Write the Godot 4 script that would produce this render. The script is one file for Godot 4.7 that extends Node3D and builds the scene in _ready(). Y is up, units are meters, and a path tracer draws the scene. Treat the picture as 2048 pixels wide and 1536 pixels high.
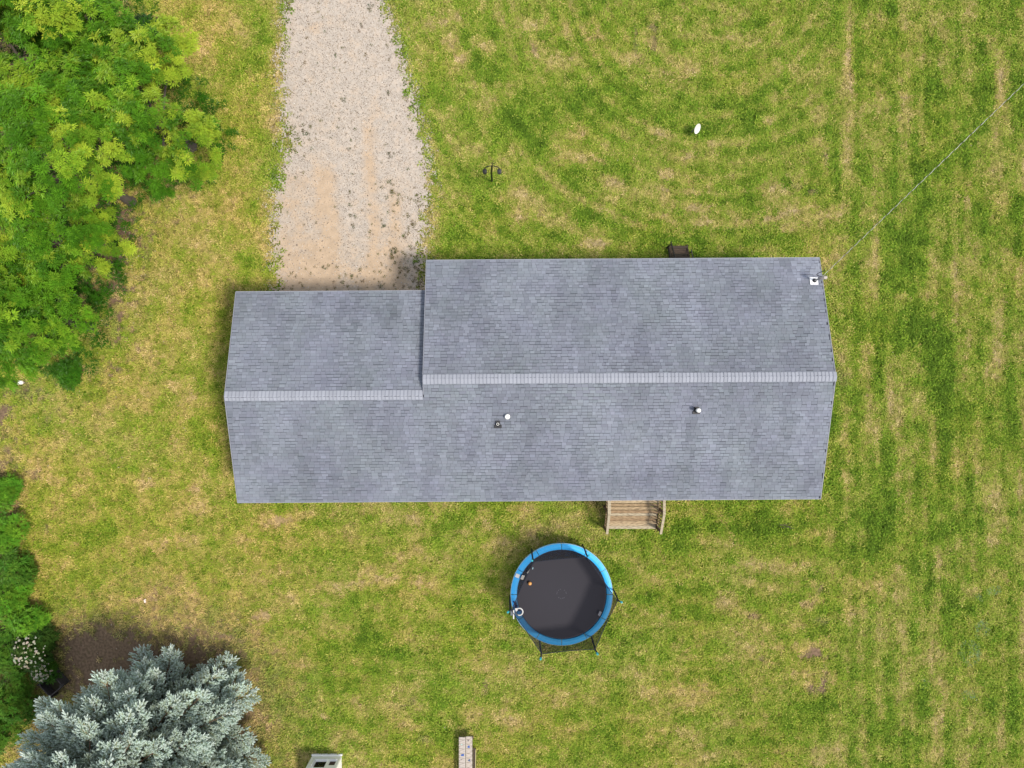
extends Node3D

# ---------------------------------------------------------------- measures
const CAM_H := 30.0                 # the drone hovers 30 m above the lawn and looks straight down
const FOCAL := 1365.33              # of a picture 2048 wide
const SC := 45.511                  # pixels of that picture per metre on the ground
const KALB := 0.46                  # from the brightness in the picture to a base colour

var rng := RandomNumberGenerator.new()
var used := {}
var noise_a := FastNoiseLite.new()
var noise_b := FastNoiseLite.new()
var lut := PackedFloat32Array()     # colour of the turf from lush (0) to bare (1), linear
const LUT_N := 256
const MW := 512
const MH := 384
var map_d := PackedFloat32Array()   # dryness of the turf
var map_s := PackedFloat32Array()   # bare soil
var map_y := PackedFloat32Array()   # yellowness


# ---------------------------------------------------------------- small helpers
func gp(u: float, v: float, h: float = 0.0) -> Vector3:
	var s := FOCAL / (CAM_H - h)
	return Vector3((u - 1024.0) / s, h, (v - 768.0) / s)

func rf(a: float, b: float) -> float:
	return rng.randf_range(a, b)

func s2l(r: float, g: float, b: float, k: float = 1.0) -> Color:
	var c := Color(r / 255.0, g / 255.0, b / 255.0).srgb_to_linear()
	return Color(c.r * k, c.g * k, c.b * k)

func numbered(called: String) -> String:
	if not used.has(called):
		used[called] = 0
		return called
	used[called] += 1
	return "%s_%03d" % [called, used[called]]

func tag(o: Node, label: String, category: String, group: String = "", kind: String = "") -> void:
	o.set_meta("label", label)
	if category != "":
		o.set_meta("category", category)
	if group != "":
		o.set_meta("group", group)
	if kind != "":
		o.set_meta("kind", kind)

func thing(called: String, label: String, category: String, at: Vector3 = Vector3.ZERO, turn: float = 0.0, group: String = "") -> Node3D:
	var o := Node3D.new()
	o.name = numbered(called)
	add_child(o, true)
	o.position = at
	o.rotation.y = turn
	tag(o, label, category, group)
	return o

func mat(lin: Color, rough: float = 0.85, metal: float = 0.0) -> StandardMaterial3D:
	var m := StandardMaterial3D.new()
	m.albedo_color = lin.linear_to_srgb()
	m.roughness = rough
	m.metallic = metal
	return m

func vmat(rough: float = 0.9, back: float = 0.0) -> StandardMaterial3D:
	var m := StandardMaterial3D.new()
	m.vertex_color_use_as_albedo = true
	m.roughness = rough
	m.metallic_specular = 0.25
	if back > 0.0:
		m.backlight_enabled = true
		m.backlight = Color(back * 0.9, back, back * 0.4)
	m.cull_mode = BaseMaterial3D.CULL_DISABLED
	return m

func st_new() -> SurfaceTool:
	var st := SurfaceTool.new()
	st.begin(Mesh.PRIMITIVE_TRIANGLES)
	st.set_smooth_group(-1)
	return st

# corners counter-clockwise as seen from outside
func quad(st: SurfaceTool, a: Vector3, b: Vector3, c: Vector3, d: Vector3) -> void:
	st.add_vertex(a); st.add_vertex(c); st.add_vertex(b)
	st.add_vertex(a); st.add_vertex(d); st.add_vertex(c)

func tri(st: SurfaceTool, a: Vector3, b: Vector3, c: Vector3) -> void:
	st.add_vertex(a); st.add_vertex(c); st.add_vertex(b)

func add_box(st: SurfaceTool, c: Vector3, size: Vector3, basis: Basis = Basis.IDENTITY) -> void:
	var x := basis.x * size.x * 0.5
	var y := basis.y * size.y * 0.5
	var z := basis.z * size.z * 0.5
	quad(st, c - x + y + z, c + x + y + z, c + x + y - z, c - x + y - z)
	quad(st, c - x - y - z, c + x - y - z, c + x - y + z, c - x - y + z)
	quad(st, c - x - y + z, c + x - y + z, c + x + y + z, c - x + y + z)
	quad(st, c + x - y - z, c - x - y - z, c - x + y - z, c + x + y - z)
	quad(st, c + x - y + z, c + x - y - z, c + x + y - z, c + x + y + z)
	quad(st, c - x - y - z, c - x - y + z, c - x + y + z, c - x + y - z)

func add_beam(st: SurfaceTool, a: Vector3, b: Vector3, w: float, t: float, up: Vector3 = Vector3.UP) -> void:
	var z := (b - a).normalized()
	var x := up.cross(z).normalized()
	var y := z.cross(x)
	add_box(st, (a + b) * 0.5, Vector3(w, t, a.distance_to(b)), Basis(x, y, z))

func add_tube(st: SurfaceTool, pts: Array, radii: Array, sides: int = 8, caps: bool = true) -> void:
	var rings := []
	var n := pts.size()
	var last_x := Vector3.ZERO
	for i in n:
		var p: Vector3 = pts[i]
		var before: Vector3 = pts[maxi(i - 1, 0)]
		var after: Vector3 = pts[mini(i + 1, n - 1)]
		var z := (after - before).normalized()
		var ref := Vector3.RIGHT if absf(z.x) < 0.8 else Vector3.UP
		if last_x != Vector3.ZERO:
			ref = last_x
		var x := (ref - z * ref.dot(z)).normalized()
		last_x = x
		var y := z.cross(x)
		var r: float = radii[mini(i, radii.size() - 1)]
		var ring := PackedVector3Array()
		for k in sides:
			var a := TAU * k / sides
			ring.append(p + (x * cos(a) + y * sin(a)) * r)
		rings.append(ring)
	for i in n - 1:
		var r0: PackedVector3Array = rings[i]
		var r1: PackedVector3Array = rings[i + 1]
		for k in sides:
			var l := (k + 1) % sides
			quad(st, r0[k], r0[l], r1[l], r1[k])
	if caps:
		var f: PackedVector3Array = rings[0]
		var e: PackedVector3Array = rings[n - 1]
		for k in range(1, sides - 1):
			tri(st, f[0], f[k + 1], f[k])
			tri(st, e[0], e[k], e[k + 1])

func add_ring(st: SurfaceTool, c: Vector3, r: float, tube: float, seg: int = 32, sides: int = 6, basis: Basis = Basis.IDENTITY) -> void:
	for i in seg:
		for k in sides:
			var p := []
			for d in [[0, 0], [1, 0], [1, 1], [0, 1]]:
				var a: float = TAU * (i + d[0]) / seg
				var b: float = TAU * (k + d[1]) / sides
				p.append(c + basis * Vector3(cos(a) * (r + cos(b) * tube), sin(b) * tube, sin(a) * (r + cos(b) * tube)))
			quad(st, p[3], p[2], p[1], p[0])

func part(called: String, st: SurfaceTool, m: Material, parent: Node3D, smooth: bool = false) -> MeshInstance3D:
	st.generate_normals()
	return put(called, st.commit(), m, parent)

func put(called: String, mesh: Mesh, m: Material, parent: Node3D) -> MeshInstance3D:
	var o := MeshInstance3D.new()
	o.name = numbered(called) if parent == self else called
	o.mesh = mesh
	o.material_override = m
	parent.add_child(o, true)
	return o

func boxpart(called: String, c: Vector3, size: Vector3, m: Material, parent: Node3D, basis: Basis = Basis.IDENTITY) -> MeshInstance3D:
	var st := st_new()
	add_box(st, c, size, basis)
	return part(called, st, m, parent)

func many(called: String, mesh: Mesh, m: Material, where: Array, tint: Array, parent: Node3D) -> MultiMeshInstance3D:
	var mm := MultiMesh.new()
	mm.transform_format = MultiMesh.TRANSFORM_3D
	mm.use_colors = true
	mm.mesh = mesh
	mm.instance_count = where.size()
	for i in where.size():
		mm.set_instance_transform(i, where[i])
		mm.set_instance_color(i, tint[i])
	var o := MultiMeshInstance3D.new()
	o.name = numbered(called) if parent == self else called
	o.multimesh = mm
	o.material_override = m
	parent.add_child(o, true)
	return o

func aim(dir: Vector3, spin: float) -> Basis:      # y axis along dir
	var y := dir.normalized()
	var x := (Vector3.RIGHT if absf(y.x) < 0.85 else Vector3.FORWARD).cross(y).normalized()
	return Basis(x, y, x.cross(y)).rotated(y, spin)

func rand_dir() -> Vector3:
	var z := rf(-1.0, 1.0)
	var a := rf(0.0, TAU)
	var r := sqrt(maxf(0.0, 1.0 - z * z))
	return Vector3(r * cos(a), z, r * sin(a))


# ---------------------------------------------------------------- the turf
func ramp(t: float) -> Color:
	var stops := [[-1.2, 82, 112, 30], [-0.7, 108, 144, 40], [-0.25, 136, 161, 54], [0.1, 156, 168, 72], [0.5, 178, 173, 98], [0.9, 198, 183, 118], [1.4, 216, 196, 150]]
	for i in stops.size() - 1:
		var a: Array = stops[i]
		var b: Array = stops[i + 1]
		if t <= b[0] or i == stops.size() - 2:
			var k: float = clampf((t - a[0]) / (b[0] - a[0]), 0.0, 1.0)
			return s2l(a[1], a[2], a[3]).lerp(s2l(b[1], b[2], b[3]), k)
	return Color.WHITE

func blob(grid: PackedFloat32Array, list: Array, amp: float, soft: bool = false) -> void:
	for q in list:
		var u: float = q[0]
		var v: float = q[1]
		var ru: float = q[2]
		var rv: float = q[3]
		var a: float = amp * (q[4] if q.size() > 4 else 1.0)
		var i0 := maxi(0, int((u - ru * 2.4 + 68.0) / 2184.0 * MW))
		var i1 := mini(MW - 1, int((u + ru * 2.4 + 68.0) / 2184.0 * MW))
		var j0 := maxi(0, int((v - rv * 2.4 + 51.0) / 1638.0 * MH))
		var j1 := mini(MH - 1, int((v + rv * 2.4 + 51.0) / 1638.0 * MH))
		for j in range(j0, j1 + 1):
			for i in range(i0, i1 + 1):
				var x := (i + 0.5) / MW * 2184.0 - 68.0
				var y := (j + 0.5) / MH * 1638.0 - 51.0
				var wob := (noise_a.get_noise_2d(x * 2.6, y * 2.6) * 1.1 + noise_b.get_noise_2d(x * 1.4, y * 1.4) * 0.5) * (0.35 if soft else 1.0)
				var d := sqrt((x - u) * (x - u) / (ru * ru) + (y - v) * (y - v) / (rv * rv)) + wob
				grid[j * MW + i] += a * (1.0 - (smoothstep(0.1, 1.6, d) if soft else smoothstep(0.45, 1.7, d)))

func make_maps() -> void:
	noise_a.seed = 11
	noise_a.frequency = 0.018
	noise_a.fractal_octaves = 4
	noise_b.seed = 23
	noise_b.frequency = 0.004
	noise_b.fractal_octaves = 3
	map_d.resize(MW * MH)
	map_s.resize(MW * MH)
	map_y.resize(MW * MH)
	for j in MH:
		var v := (j + 0.5) / MH * 1638.0 - 51.0
		for i in MW:
			var u := (i + 0.5) / MW * 2184.0 - 68.0
			var zr := smoothstep(1600.0, 1730.0, u + noise_b.get_noise_2d(u, v) * 60.0)
			var zt := (1.0 - zr) * smoothstep(820.0, 900.0, u) * (1.0 - smoothstep(480.0, 560.0, v))
			var zb := (1.0 - zr) * smoothstep(960.0, 1040.0, v) * smoothstep(420.0, 620.0, u)
			var zl := 1.0 - smoothstep(440.0, 660.0, u)
			var n := noise_a.get_noise_2d(u, v)
			var d := 0.0 + n * 0.75 + noise_b.get_noise_2d(u + 900.0, v) * 0.55
			var r := sqrt((u - 1440.0) * (u - 1440.0) + (v + 60.0) * (v + 60.0))
			var ang := atan2(v + 60.0, u - 1440.0)
			if zr > 0.01:
				d += zr * (noise_a.get_noise_2d(u * 2.6, v * 0.16 + 300.0) * 0.7 + noise_a.get_noise_2d(u * 1.6 + 500.0 + noise_b.get_noise_2d(u, v) * 14.0, v * 0.06) * 0.45 + 0.3 * sin(u * 0.105 + noise_b.get_noise_2d(u * 0.5, v * 0.4) * 3.0) * (0.7 + noise_b.get_noise_2d(u * 2.0 + 50.0, v) * 0.8) - 0.16 + 0.5 * noise_a.get_noise_2d(u * 1.2 + 77.0, v * 0.3))
			if zt > 0.01:
				d += zt * (noise_a.get_noise_2d(r * 2.0, ang * 45.0) * 0.85 - 0.10)
			if zb > 0.01:
				d += zb * (noise_a.get_noise_2d(u * 0.25 + 40.0, v * 2.0) * 0.6 + 0.02)
			d += zl * 0.16
			map_d[j * MW + i] = d
			map_s[j * MW + i] = 0.0
			map_y[j * MW + i] = clampf(zl * 0.75 + 0.35 * (1.0 - zr) * smoothstep(900.0, 1100.0, v) + noise_b.get_noise_2d(u, v + 500.0) * 0.7, 0.0, 1.0)
	# worn and dry places, centre and half-width in the 2048 picture's pixels at ground scale
	var dry := [[992, 29, 13, 11], [921, 37, 13, 11], [887, 49, 9, 9], [858, 54, 11, 17], [948, 81, 11, 8], [901, 88, 19, 13], [982, 95, 19, 13], [1060, 51, 22, 10], [930, 115, 18, 10], [920, 125, 15, 17],
		[1019, 122, 19, 15], [1067, 102, 12, 18], [1145, 61, 42, 22, 0.7], [1199, 71, 18, 12], [1124, 125, 25, 22, 0.7], [975, 190, 30, 30, 0.7], [1016, 180, 22, 25, 0.6], [1253, 118, 14, 12], [1365, 146, 32, 12],
		[891, 227, 20, 18, 0.8], [1009, 312, 12, 24], [1148, 315, 42, 15], [1135, 270, 32, 9], [1240, 268, 18, 16, 0.7], [1314, 271, 18, 16, 0.6], [1378, 310, 12, 10], [1419, 301, 15, 19], [1341, 349, 15, 11], [1328, 386, 9, 24],
		[1223, 359, 12, 10], [1033, 396, 26, 13], [925, 389, 20, 18, 0.8], [931, 413, 20, 14, 0.8], [1395, 413, 22, 8], [1046, 433, 11, 8], [1334, 443, 10, 14], [1395, 443, 20, 14, 0.8], [1195, 454, 14, 10, 0.7], [1195, 488, 26, 8]]
	blob(map_d, dry, 0.62)
	dry = [[1474, 81, 42, 15, 0.8], [1575, 78, 30, 30, 0.6], [1613, 54, 16, 12, 0.6], [1697, 85, 6, 75], [1792, 51, 18, 14, 0.8], [1826, 62, 14, 12, 0.7], [1938, 20, 9, 20], [1978, 91, 8, 15], [1957, 68, 8, 9], [1839, 118, 26, 12],
		[1887, 162, 13, 11], [1792, 196, 26, 14], [1778, 226, 10, 14], [1826, 230, 12, 16], [1914, 223, 11, 32], [1557, 139, 8, 26], [1585, 142, 10, 20, 0.9], [1538, 196, 12, 10], [1531, 240, 13, 10, 1.2], [1585, 240, 9, 8], [1552, 264, 12, 16],
		[1684, 322, 22, 8], [1651, 315, 11, 8], [1525, 366, 36, 18], [1602, 362, 22, 13], [1558, 403, 48, 26], [1585, 437, 46, 20], [1480, 437, 42, 12], [1657, 427, 16, 16, 0.8], [2042, 330, 14, 60, 0.9], [1998, 166, 7, 26], [1943, 381, 7, 6],
		[1934, 406, 6, 16], [1681, 712, 13, 24, 1.4], [1665, 510, 14, 10], [1659, 533, 14, 18, 0.8], [1700, 590, 9, 34, 0.8], [1802, 593, 14, 9, 1.6], [1851, 591, 10, 7, 1.5], [1828, 597, 14, 5, 0.8], [1906, 542, 8, 20], [1880, 570, 12, 7], [1922, 565, 15, 6],
		[1691, 842, 13, 36], [1697, 907, 20, 30], [1694, 956, 14, 30], [1782, 803, 8, 15], [1834, 884, 10, 14], [1831, 923, 8, 8], [1779, 969, 14, 20], [2023, 526, 20, 18, 0.7], [2030, 670, 22, 10], [2000, 725, 8, 9], [2036, 604, 16, 44, 0.7]]
	blob(map_d, dry, 0.62)
	dry = [[1504, 1131, 26, 12], [1570, 1139, 36, 12], [1618, 1128, 22, 8], [1494, 1161, 20, 8], [1640, 1066, 26, 10], [1585, 1080, 13, 10], [1435, 1091, 26, 8, 0.8], [1355, 1288, 18, 13], [1629, 1175, 13, 14], [1618, 1208, 18, 10], [1614, 1351, 36, 26], [1625, 1300, 26, 16],
		[1519, 1314, 18, 12], [1508, 1234, 14, 10], [1875, 1128, 12, 26], [1873, 1256, 13, 85, 0.8], [1742, 1168, 18, 10], [1797, 1135, 9, 9], [1950, 1183, 18, 8], [1892, 1387, 8, 13], [1336, 1383, 64, 24, 0.7], [1442, 1460, 20, 18, 0.8], [1665, 1511, 62, 18, 0.8], [1775, 1511, 42, 15, 0.7],
		[542, 1038, 24, 11, 1.6], [580, 1045, 22, 12], [807, 1038, 46, 10], [605, 1024, 22, 10], [968, 1031, 32, 14], [1058, 1021, 30, 12], [762, 1140, 42, 16], [751, 1167, 72, 10, 1.2], [814, 1098, 32, 12, 0.8], [807, 1195, 22, 8], [580, 1192, 15, 5], [640, 1258, 20, 9, 0.8],
		[528, 1230, 14, 10], [514, 1269, 14, 20], [720, 1415, 10, 8, 1.4], [647, 1433, 13, 7, 1.5], [619, 1434, 10, 7, 1.3], [807, 1436, 20, 14], [538, 1447, 14, 10], [594, 1325, 14, 18, 0.8], [1072, 1063, 26, 9], [842, 1363, 12, 9]]
	blob(map_d, dry, 0.62)
	dry = [[293, 968, 28, 8], [390, 976, 11, 10, 1.2], [404, 1015, 26, 14], [325, 1090, 26, 12], [386, 1083, 32, 14], [483, 1072, 26, 12, 0.8], [350, 768, 10, 14], [382, 789, 12, 14], [117, 961, 12, 9], [135, 1126, 12, 12], [526, 1233, 13, 10], [290, 1195, 30, 10, 0.7],
		[545, 250, 15, 16], [556, 110, 10, 90, 0.9], [535, 450, 17, 70, 0.9], [860, 440, 14, 60, 0.7], [330, 60, 22, 60, 0.8], [400, 120, 30, 30, 0.5], [480, 40, 30, 40, 0.4], [400, 470, 30, 60, 0.5], [452, 500, 24, 40, 0.5], [440, 560, 24, 24, 0.6], [300, 700, 40, 26, 0.5], [460, 420, 12, 30, 0.7]]
	blob(map_d, dry, 0.62)
	var lush := [[1100, 215, 50, 30], [1160, 195, 26, 18], [1060, 260, 30, 22], [1400, 270, 34, 24, 1.2], [1170, 340, 60, 10], [1130, 470, 60, 12, 1.2], [1210, 440, 60, 14], [1440, 505, 60, 10], [1340, 480, 60, 14], [1390, 400, 60, 8], [1510, 405, 30, 12], [1480, 470, 40, 12],
		[950, 140, 14, 20], [990, 140, 24, 12], [1010, 240, 20, 30], [1710, 100, 14, 40], [1780, 25, 10, 16, 1.2], [1870, 90, 8, 50], [2025, 90, 6, 90], [1925, 290, 6, 60, 0.9], [1800, 480, 40, 24, 1.2], [1790, 550, 30, 26, 1.2], [1860, 640, 40, 40], [1880, 730, 30, 60], [1810, 670, 40, 40],
		[1760, 700, 8, 90, 0.6], [1900, 820, 40, 60, 0.6], [1350, 1180, 70, 24, 1.2], [1400, 1225, 60, 14, 1.2], [1320, 1080, 40, 24], [1400, 1050, 70, 18, 1.1], [1450, 1010, 60, 14, 1.2], [1500, 1050, 40, 18], [1300, 1200, 30, 14, 1.1], [1560, 1070, 40, 14], [1860, 1180, 8, 80, 1.0], [1700, 1060, 8, 60, 0.8],
		[1755, 1090, 7, 70, 0.8], [1930, 1100, 8, 100, 0.8], [2030, 1100, 10, 120, 0.6], [740, 1290, 40, 24], [800, 1310, 20, 14], [640, 1465, 30, 20], [890, 1410, 30, 24, 0.6], [900, 1060, 24, 14, 1.1], [960, 1080, 14, 24, 0.9], [560, 1120, 30, 16, 0.7], [420, 850, 30, 60, 0.6], [430, 950, 30, 40, 0.5],
		[300, 870, 30, 20, 0.6], [240, 930, 34, 14, 0.5], [300, 430, 26, 26, 0.6], [510, 60, 14, 70, 0.5], [520, 300, 14, 60, 0.4], [440, 500, 14, 14, 0.7], [780, 1080, 60, 12, 0.6], [650, 1050, 60, 10, 0.5], [2000, 930, 30, 60, 0.5], [1700, 1350, 30, 40, 0.5], [1480, 1380, 40, 30, 0.5], [1600, 1450, 40, 30, 0.6]]
	blob(map_d, lush, -0.42)
	var soil := [[215, 480, 36, 44, 1.0], [240, 430, 30, 20, 0.8], [230, 600, 14, 60, 0.5], [150, 740, 60, 12, 0.35], [50, 775, 36, 16, 0.4], [71, 950, 10, 10, 0.6], [94, 1058, 6, 6, 0.9], [6, 825, 12, 14, 0.6],
		[90, 300, 150, 290, 1.1], [10, 1150, 26, 240, 0.8], [1625, 1307, 18, 10, 0.95], [1647, 1365, 6, 18, 1.0], [1625, 1380, 9, 7, 0.9], [1519, 1314, 10, 6, 0.8], [1508, 1234, 9, 6, 0.8], [1528, 1376, 6, 4, 0.7], [1637, 1178, 7, 8, 0.7], [1610, 1207, 10, 6, 0.6], [1639, 1242, 14, 7, 0.5], [1067, 100, 9, 12, 0.4],
		[1304, 55, 9, 8, 0.7], [1308, 88, 5, 14, 0.6], [1272, 90, 3, 24, 0.5], [1270, 60, 3, 10, 0.5], [1651, 312, 7, 6, 0.8], [1625, 383, 12, 4, 0.8], [1595, 375, 10, 4, 0.5], [1681, 755, 14, 16, 0.4], [1737, 635, 5, 6, 0.4], [1072, 1063, 26, 9, 0.35], [805, 1411, 22, 4, 0.6], [827, 1400, 7, 8, 0.6], [972, 1372, 6, 12, 0.5], [1199, 71, 12, 8, 0.3], [847, 1478, 8, 5, 0.6]]
	blob(map_s, soil, 1.0)
	blob(map_s, [[310, 1440, 235, 215, 1.35], [190, 1290, 100, 60, 0.62], [440, 1290, 90, 50, 0.3]], 0.85, true)
	for t in LUT_N:
		var c := ramp(-1.2 + 2.6 * t / (LUT_N - 1))
		lut.append(c.r); lut.append(c.g); lut.append(c.b)

func map_at(grid: PackedFloat32Array, x: float, z: float) -> float:
	var i := clampi(int((x + 24.0) / 48.0 * MW), 0, MW - 1)
	var j := clampi(int((z + 18.0) / 36.0 * MH), 0, MH - 1)
	return grid[j * MW + i]

func turf_color(d: float, s: float, y: float) -> Color:
	var t := clampi(int((d + 1.2) / 2.6 * LUT_N), 0, LUT_N - 1) * 3
	var c := Color(lut[t], lut[t + 1], lut[t + 2])
	c = Color(c.r * (1.0 + 0.10 * y), c.g, c.b * (1.0 - 0.10 * y))
	return c.lerp(Color(0.42, 0.275, 0.20), clampf(s, 0.0, 1.0))

func big(grid: PackedFloat32Array, w: int, h: int) -> PackedFloat32Array:
	var im := Image.create_from_data(MW, MH, false, Image.FORMAT_RF, grid.to_byte_array())
	im.resize(w, h, Image.INTERPOLATE_BILINEAR)
	return im.get_data().to_float32_array()

func lawn_texture() -> ImageTexture:
	var w := 2048
	var h := 1536
	var d := big(map_d, w, h)
	var s := big(map_s, w, h)
	var y := big(map_y, w, h)
	var fine := FastNoiseLite.new()
	fine.seed = 5
	fine.frequency = 0.16
	fine.fractal_octaves = 2
	var f := fine.get_image(w, h, false, false, false).get_data()
	fine.seed = 8
	fine.frequency = 0.045
	fine.fractal_octaves = 3
	var g := fine.get_image(w, h, false, false, false).get_data()
	var to_srgb := PackedByteArray()
	for i in 1024:
		to_srgb.append(int(clampf(Color(i / 1023.0, 0, 0).linear_to_srgb().r * 255.0, 0, 255)))
	var out := PackedByteArray()
	out.resize(w * h * 3)
	var o := 0
	for i in w * h:
		var a: float = f[i] / 127.5 - 1.0
		var b: float = g[i] / 127.5 - 1.0
		var t: int = clampi(int((d[i] + a * 0.75 + b * 0.5 + 1.2) / 2.6 * LUT_N), 0, LUT_N - 1) * 3
		var yy: float = y[i]
		var k: float = (1.0 + a * 0.4) * KALB * 0.8
		var so: float = clampf(s[i] + (b * 0.22 + a * 0.15 if s[i] > 0.05 else 0.0), 0.0, 0.92)
		var r: float = (lut[t] * (1.0 + 0.10 * yy) * (1.0 - so) + 0.42 * so) * k
		var gg: float = (lut[t + 1] * (1.0 - so) + 0.28 * so) * k
		var bb: float = (lut[t + 2] * (1.0 - 0.10 * yy) * (1.0 - so) + 0.20 * so) * k
		out[o] = to_srgb[clampi(int(r * 1023.0), 0, 1023)]
		out[o + 1] = to_srgb[clampi(int(gg * 1023.0), 0, 1023)]
		out[o + 2] = to_srgb[clampi(int(bb * 1023.0), 0, 1023)]
		o += 3
	return ImageTexture.create_from_image(Image.create_from_data(w, h, false, Image.FORMAT_RGB8, out))

var drive_l := [[-60, 580], [0, 572], [60, 566], [120, 560], [200, 562], [260, 568], [300, 572], [340, 558], [400, 546], [470, 548], [520, 550], [640, 556]]
var drive_r := [[-60, 742], [0, 766], [60, 790], [130, 814], [200, 830], [270, 845], [300, 857], [350, 862], [400, 858], [470, 848], [520, 848], [640, 862]]

func along(list: Array, v: float) -> float:
	for i in list.size() - 1:
		if v <= list[i + 1][0]:
			return lerpf(list[i][1], list[i + 1][1], clampf((v - list[i][0]) / (list[i + 1][0] - list[i][0]), 0.0, 1.0))
	return list[-1][1]

func drive_in(u: float, v: float) -> float:          # pixels inside the gravel's ragged edge
	var n := noise_a.get_noise_2d(u * 2.2, v * 2.2) * 16.0 + noise_b.get_noise_2d(u * 6.0, v * 6.0) * 10.0
	var patch := 46.0 - Vector2((u - 600.0) * 1.25, v - 282.0).length() * 1.15     # grassed-over spot at its left edge
	return minf(minf(u - along(drive_l, v), along(drive_r, v) - u) + n, 1000.0) - maxf(0.0, patch) * 0.5

func under_house(x: float, z: float) -> bool:
	return z > -4.6 and z < 4.3 and x > -10.5 and x < 11.8 and (x > -3.0 or z > -3.4)

func blade_tuft(seed_: int, blades: int, spread: float, tall: float, wide: float) -> ArrayMesh:
	var r := RandomNumberGenerator.new()
	r.seed = seed_
	var st := st_new()
	for i in blades:
		var a := TAU * (i + r.randf_range(-0.4, 0.4)) / blades
		var out := Vector3(cos(a), 0, sin(a))
		var side := Vector3(-sin(a), 0, cos(a))
		var len_ := spread * r.randf_range(0.6, 1.25)
		var h := tall * r.randf_range(0.55, 1.1)
		var w := wide * r.randf_range(0.7, 1.2)
		var p0 := out * 0.015 + side * r.randf_range(-0.02, 0.02)
		var p1 := p0 + out * len_ * 0.5 + Vector3.UP * h
		var p2 := p0 + out * len_ + Vector3.UP * h * r.randf_range(0.45, 0.95)
		var k := r.randf_range(0.72, 1.3)
		st.set_color(Color(k * r.randf_range(0.92, 1.12), k, k * r.randf_range(0.8, 1.1)))
		quad(st, p0 - side * w * 0.5, p0 + side * w * 0.5, p1 + side * w * 0.45, p1 - side * w * 0.45)
		tri(st, p1 - side * w * 0.45, p1 + side * w * 0.45, p2)
	st.generate_normals()
	return st.commit()

func build_lawn() -> void:
	var far := mat(s2l(126, 142, 58, KALB), 0.95)
	var nt := NoiseTexture2D.new()
	nt.width = 512
	nt.height = 512
	nt.seamless = true
	var nn := FastNoiseLite.new()
	nn.seed = 3
	nn.frequency = 0.02
	nt.noise = nn
	var gr := Gradient.new()
	gr.set_color(0, s2l(112, 142, 44, KALB * 1.25).linear_to_srgb())
	gr.set_color(1, s2l(180, 174, 96, KALB * 1.25).linear_to_srgb())
	nt.color_ramp = gr
	far.albedo_color = Color.WHITE
	far.albedo_texture = nt
	far.uv1_triplanar = true
	far.uv1_world_triplanar = true
	far.uv1_scale = Vector3(0.11, 0.11, 0.11)
	var pm := PlaneMesh.new()
	pm.size = Vector2(1600, 1600)
	var g := put("ground", pm, far, self)
	g.position.y = -0.03
	tag(g, "open grassland reaching away beyond the mown lawn", "ground", "", "structure")
	var lm := mat(Color.WHITE, 0.95)
	lm.albedo_texture = lawn_texture()
	lm.metallic_specular = 0.2
	var st := SurfaceTool.new()
	st.begin(Mesh.PRIMITIVE_TRIANGLES)
	var nx := 192
	var nz := 144
	for j in nz + 1:
		for i in nx + 1:
			var x := -24.0 + 48.0 * i / nx
			var z := -18.0 + 36.0 * j / nz
			st.set_uv(Vector2(float(i) / nx, float(j) / nz))
			var e := minf(minf(24.0 - absf(x), 18.0 - absf(z)), 1.0)
			st.add_vertex(Vector3(x, (noise_a.get_noise_2d(x * 60.0, z * 60.0) * 0.015 - 0.008) * e, z))
	for j in nz:
		for i in nx:
			var a := j * (nx + 1) + i
			st.add_index(a); st.add_index(a + 1); st.add_index(a + nx + 1)
			st.add_index(a + 1); st.add_index(a + nx + 2); st.add_index(a + nx + 1)
	st.generate_normals()
	var lawn := put("lawn", st.commit(), lm, self)
	tag(lawn, "patchy mown lawn around the grey roofed house, green with dry tan spots", "lawn", "", "structure")

func build_grass() -> void:
	var kinds := []
	for i in 3:
		kinds.append([blade_tuft(40 + i, 5, 0.095, 0.055, 0.026), [], []])
	for n in 330000:
		var x := rf(-23.4, 23.4)
		var z := rf(-17.6, 17.6)
		if under_house(x, z):
			continue
		var d := map_at(map_d, x, z)
		var s := map_at(map_s, x, z)
		if rng.randf() < s * 0.98 or (d > 0.75 and rng.randf() < (d - 0.75) * 1.1):
			continue
		var u := x * SC + 1024.0
		var v := z * SC + 768.0
		if u > 520 and u < 890 and v < 640:
			var e := drive_in(u, v)
			if e > 20.0 or rng.randf() < smoothstep(-30.0, 20.0, e):
				continue
		var lump := noise_a.get_noise_2d(x * 420.0, z * 420.0)
		var c := turf_color(d + rf(-0.5, 0.5) + lump * 0.65, s * 0.6, map_at(map_y, x, z))
		var k := (rf(0.72, 1.34) + lump * 0.24) * KALB * 1.62
		var size := rf(0.7, 1.6) * clampf(1.05 - d * 0.25, 0.7, 1.3)
		var b := Basis(Vector3.UP, rf(0, TAU)).rotated(Vector3(rf(-1, 1), 0, rf(-1, 1)).normalized(), rf(0.0, 0.35)).scaled(Vector3(size, size * rf(0.6, 1.2), size))
		var q: Array = kinds[n % 3]
		q[1].append(Transform3D(b, Vector3(x, -0.004, z)))
		q[2].append(Color(c.r * k, c.g * k, c.b * k))
	var gm := vmat(0.8, 0.25)
	for q in kinds:
		var o := many("grass", q[0], gm, q[1], q[2], self)
		tag(o, "short mown grass blades covering the lawn", "grass", "lawn grass", "stuff")


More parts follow.
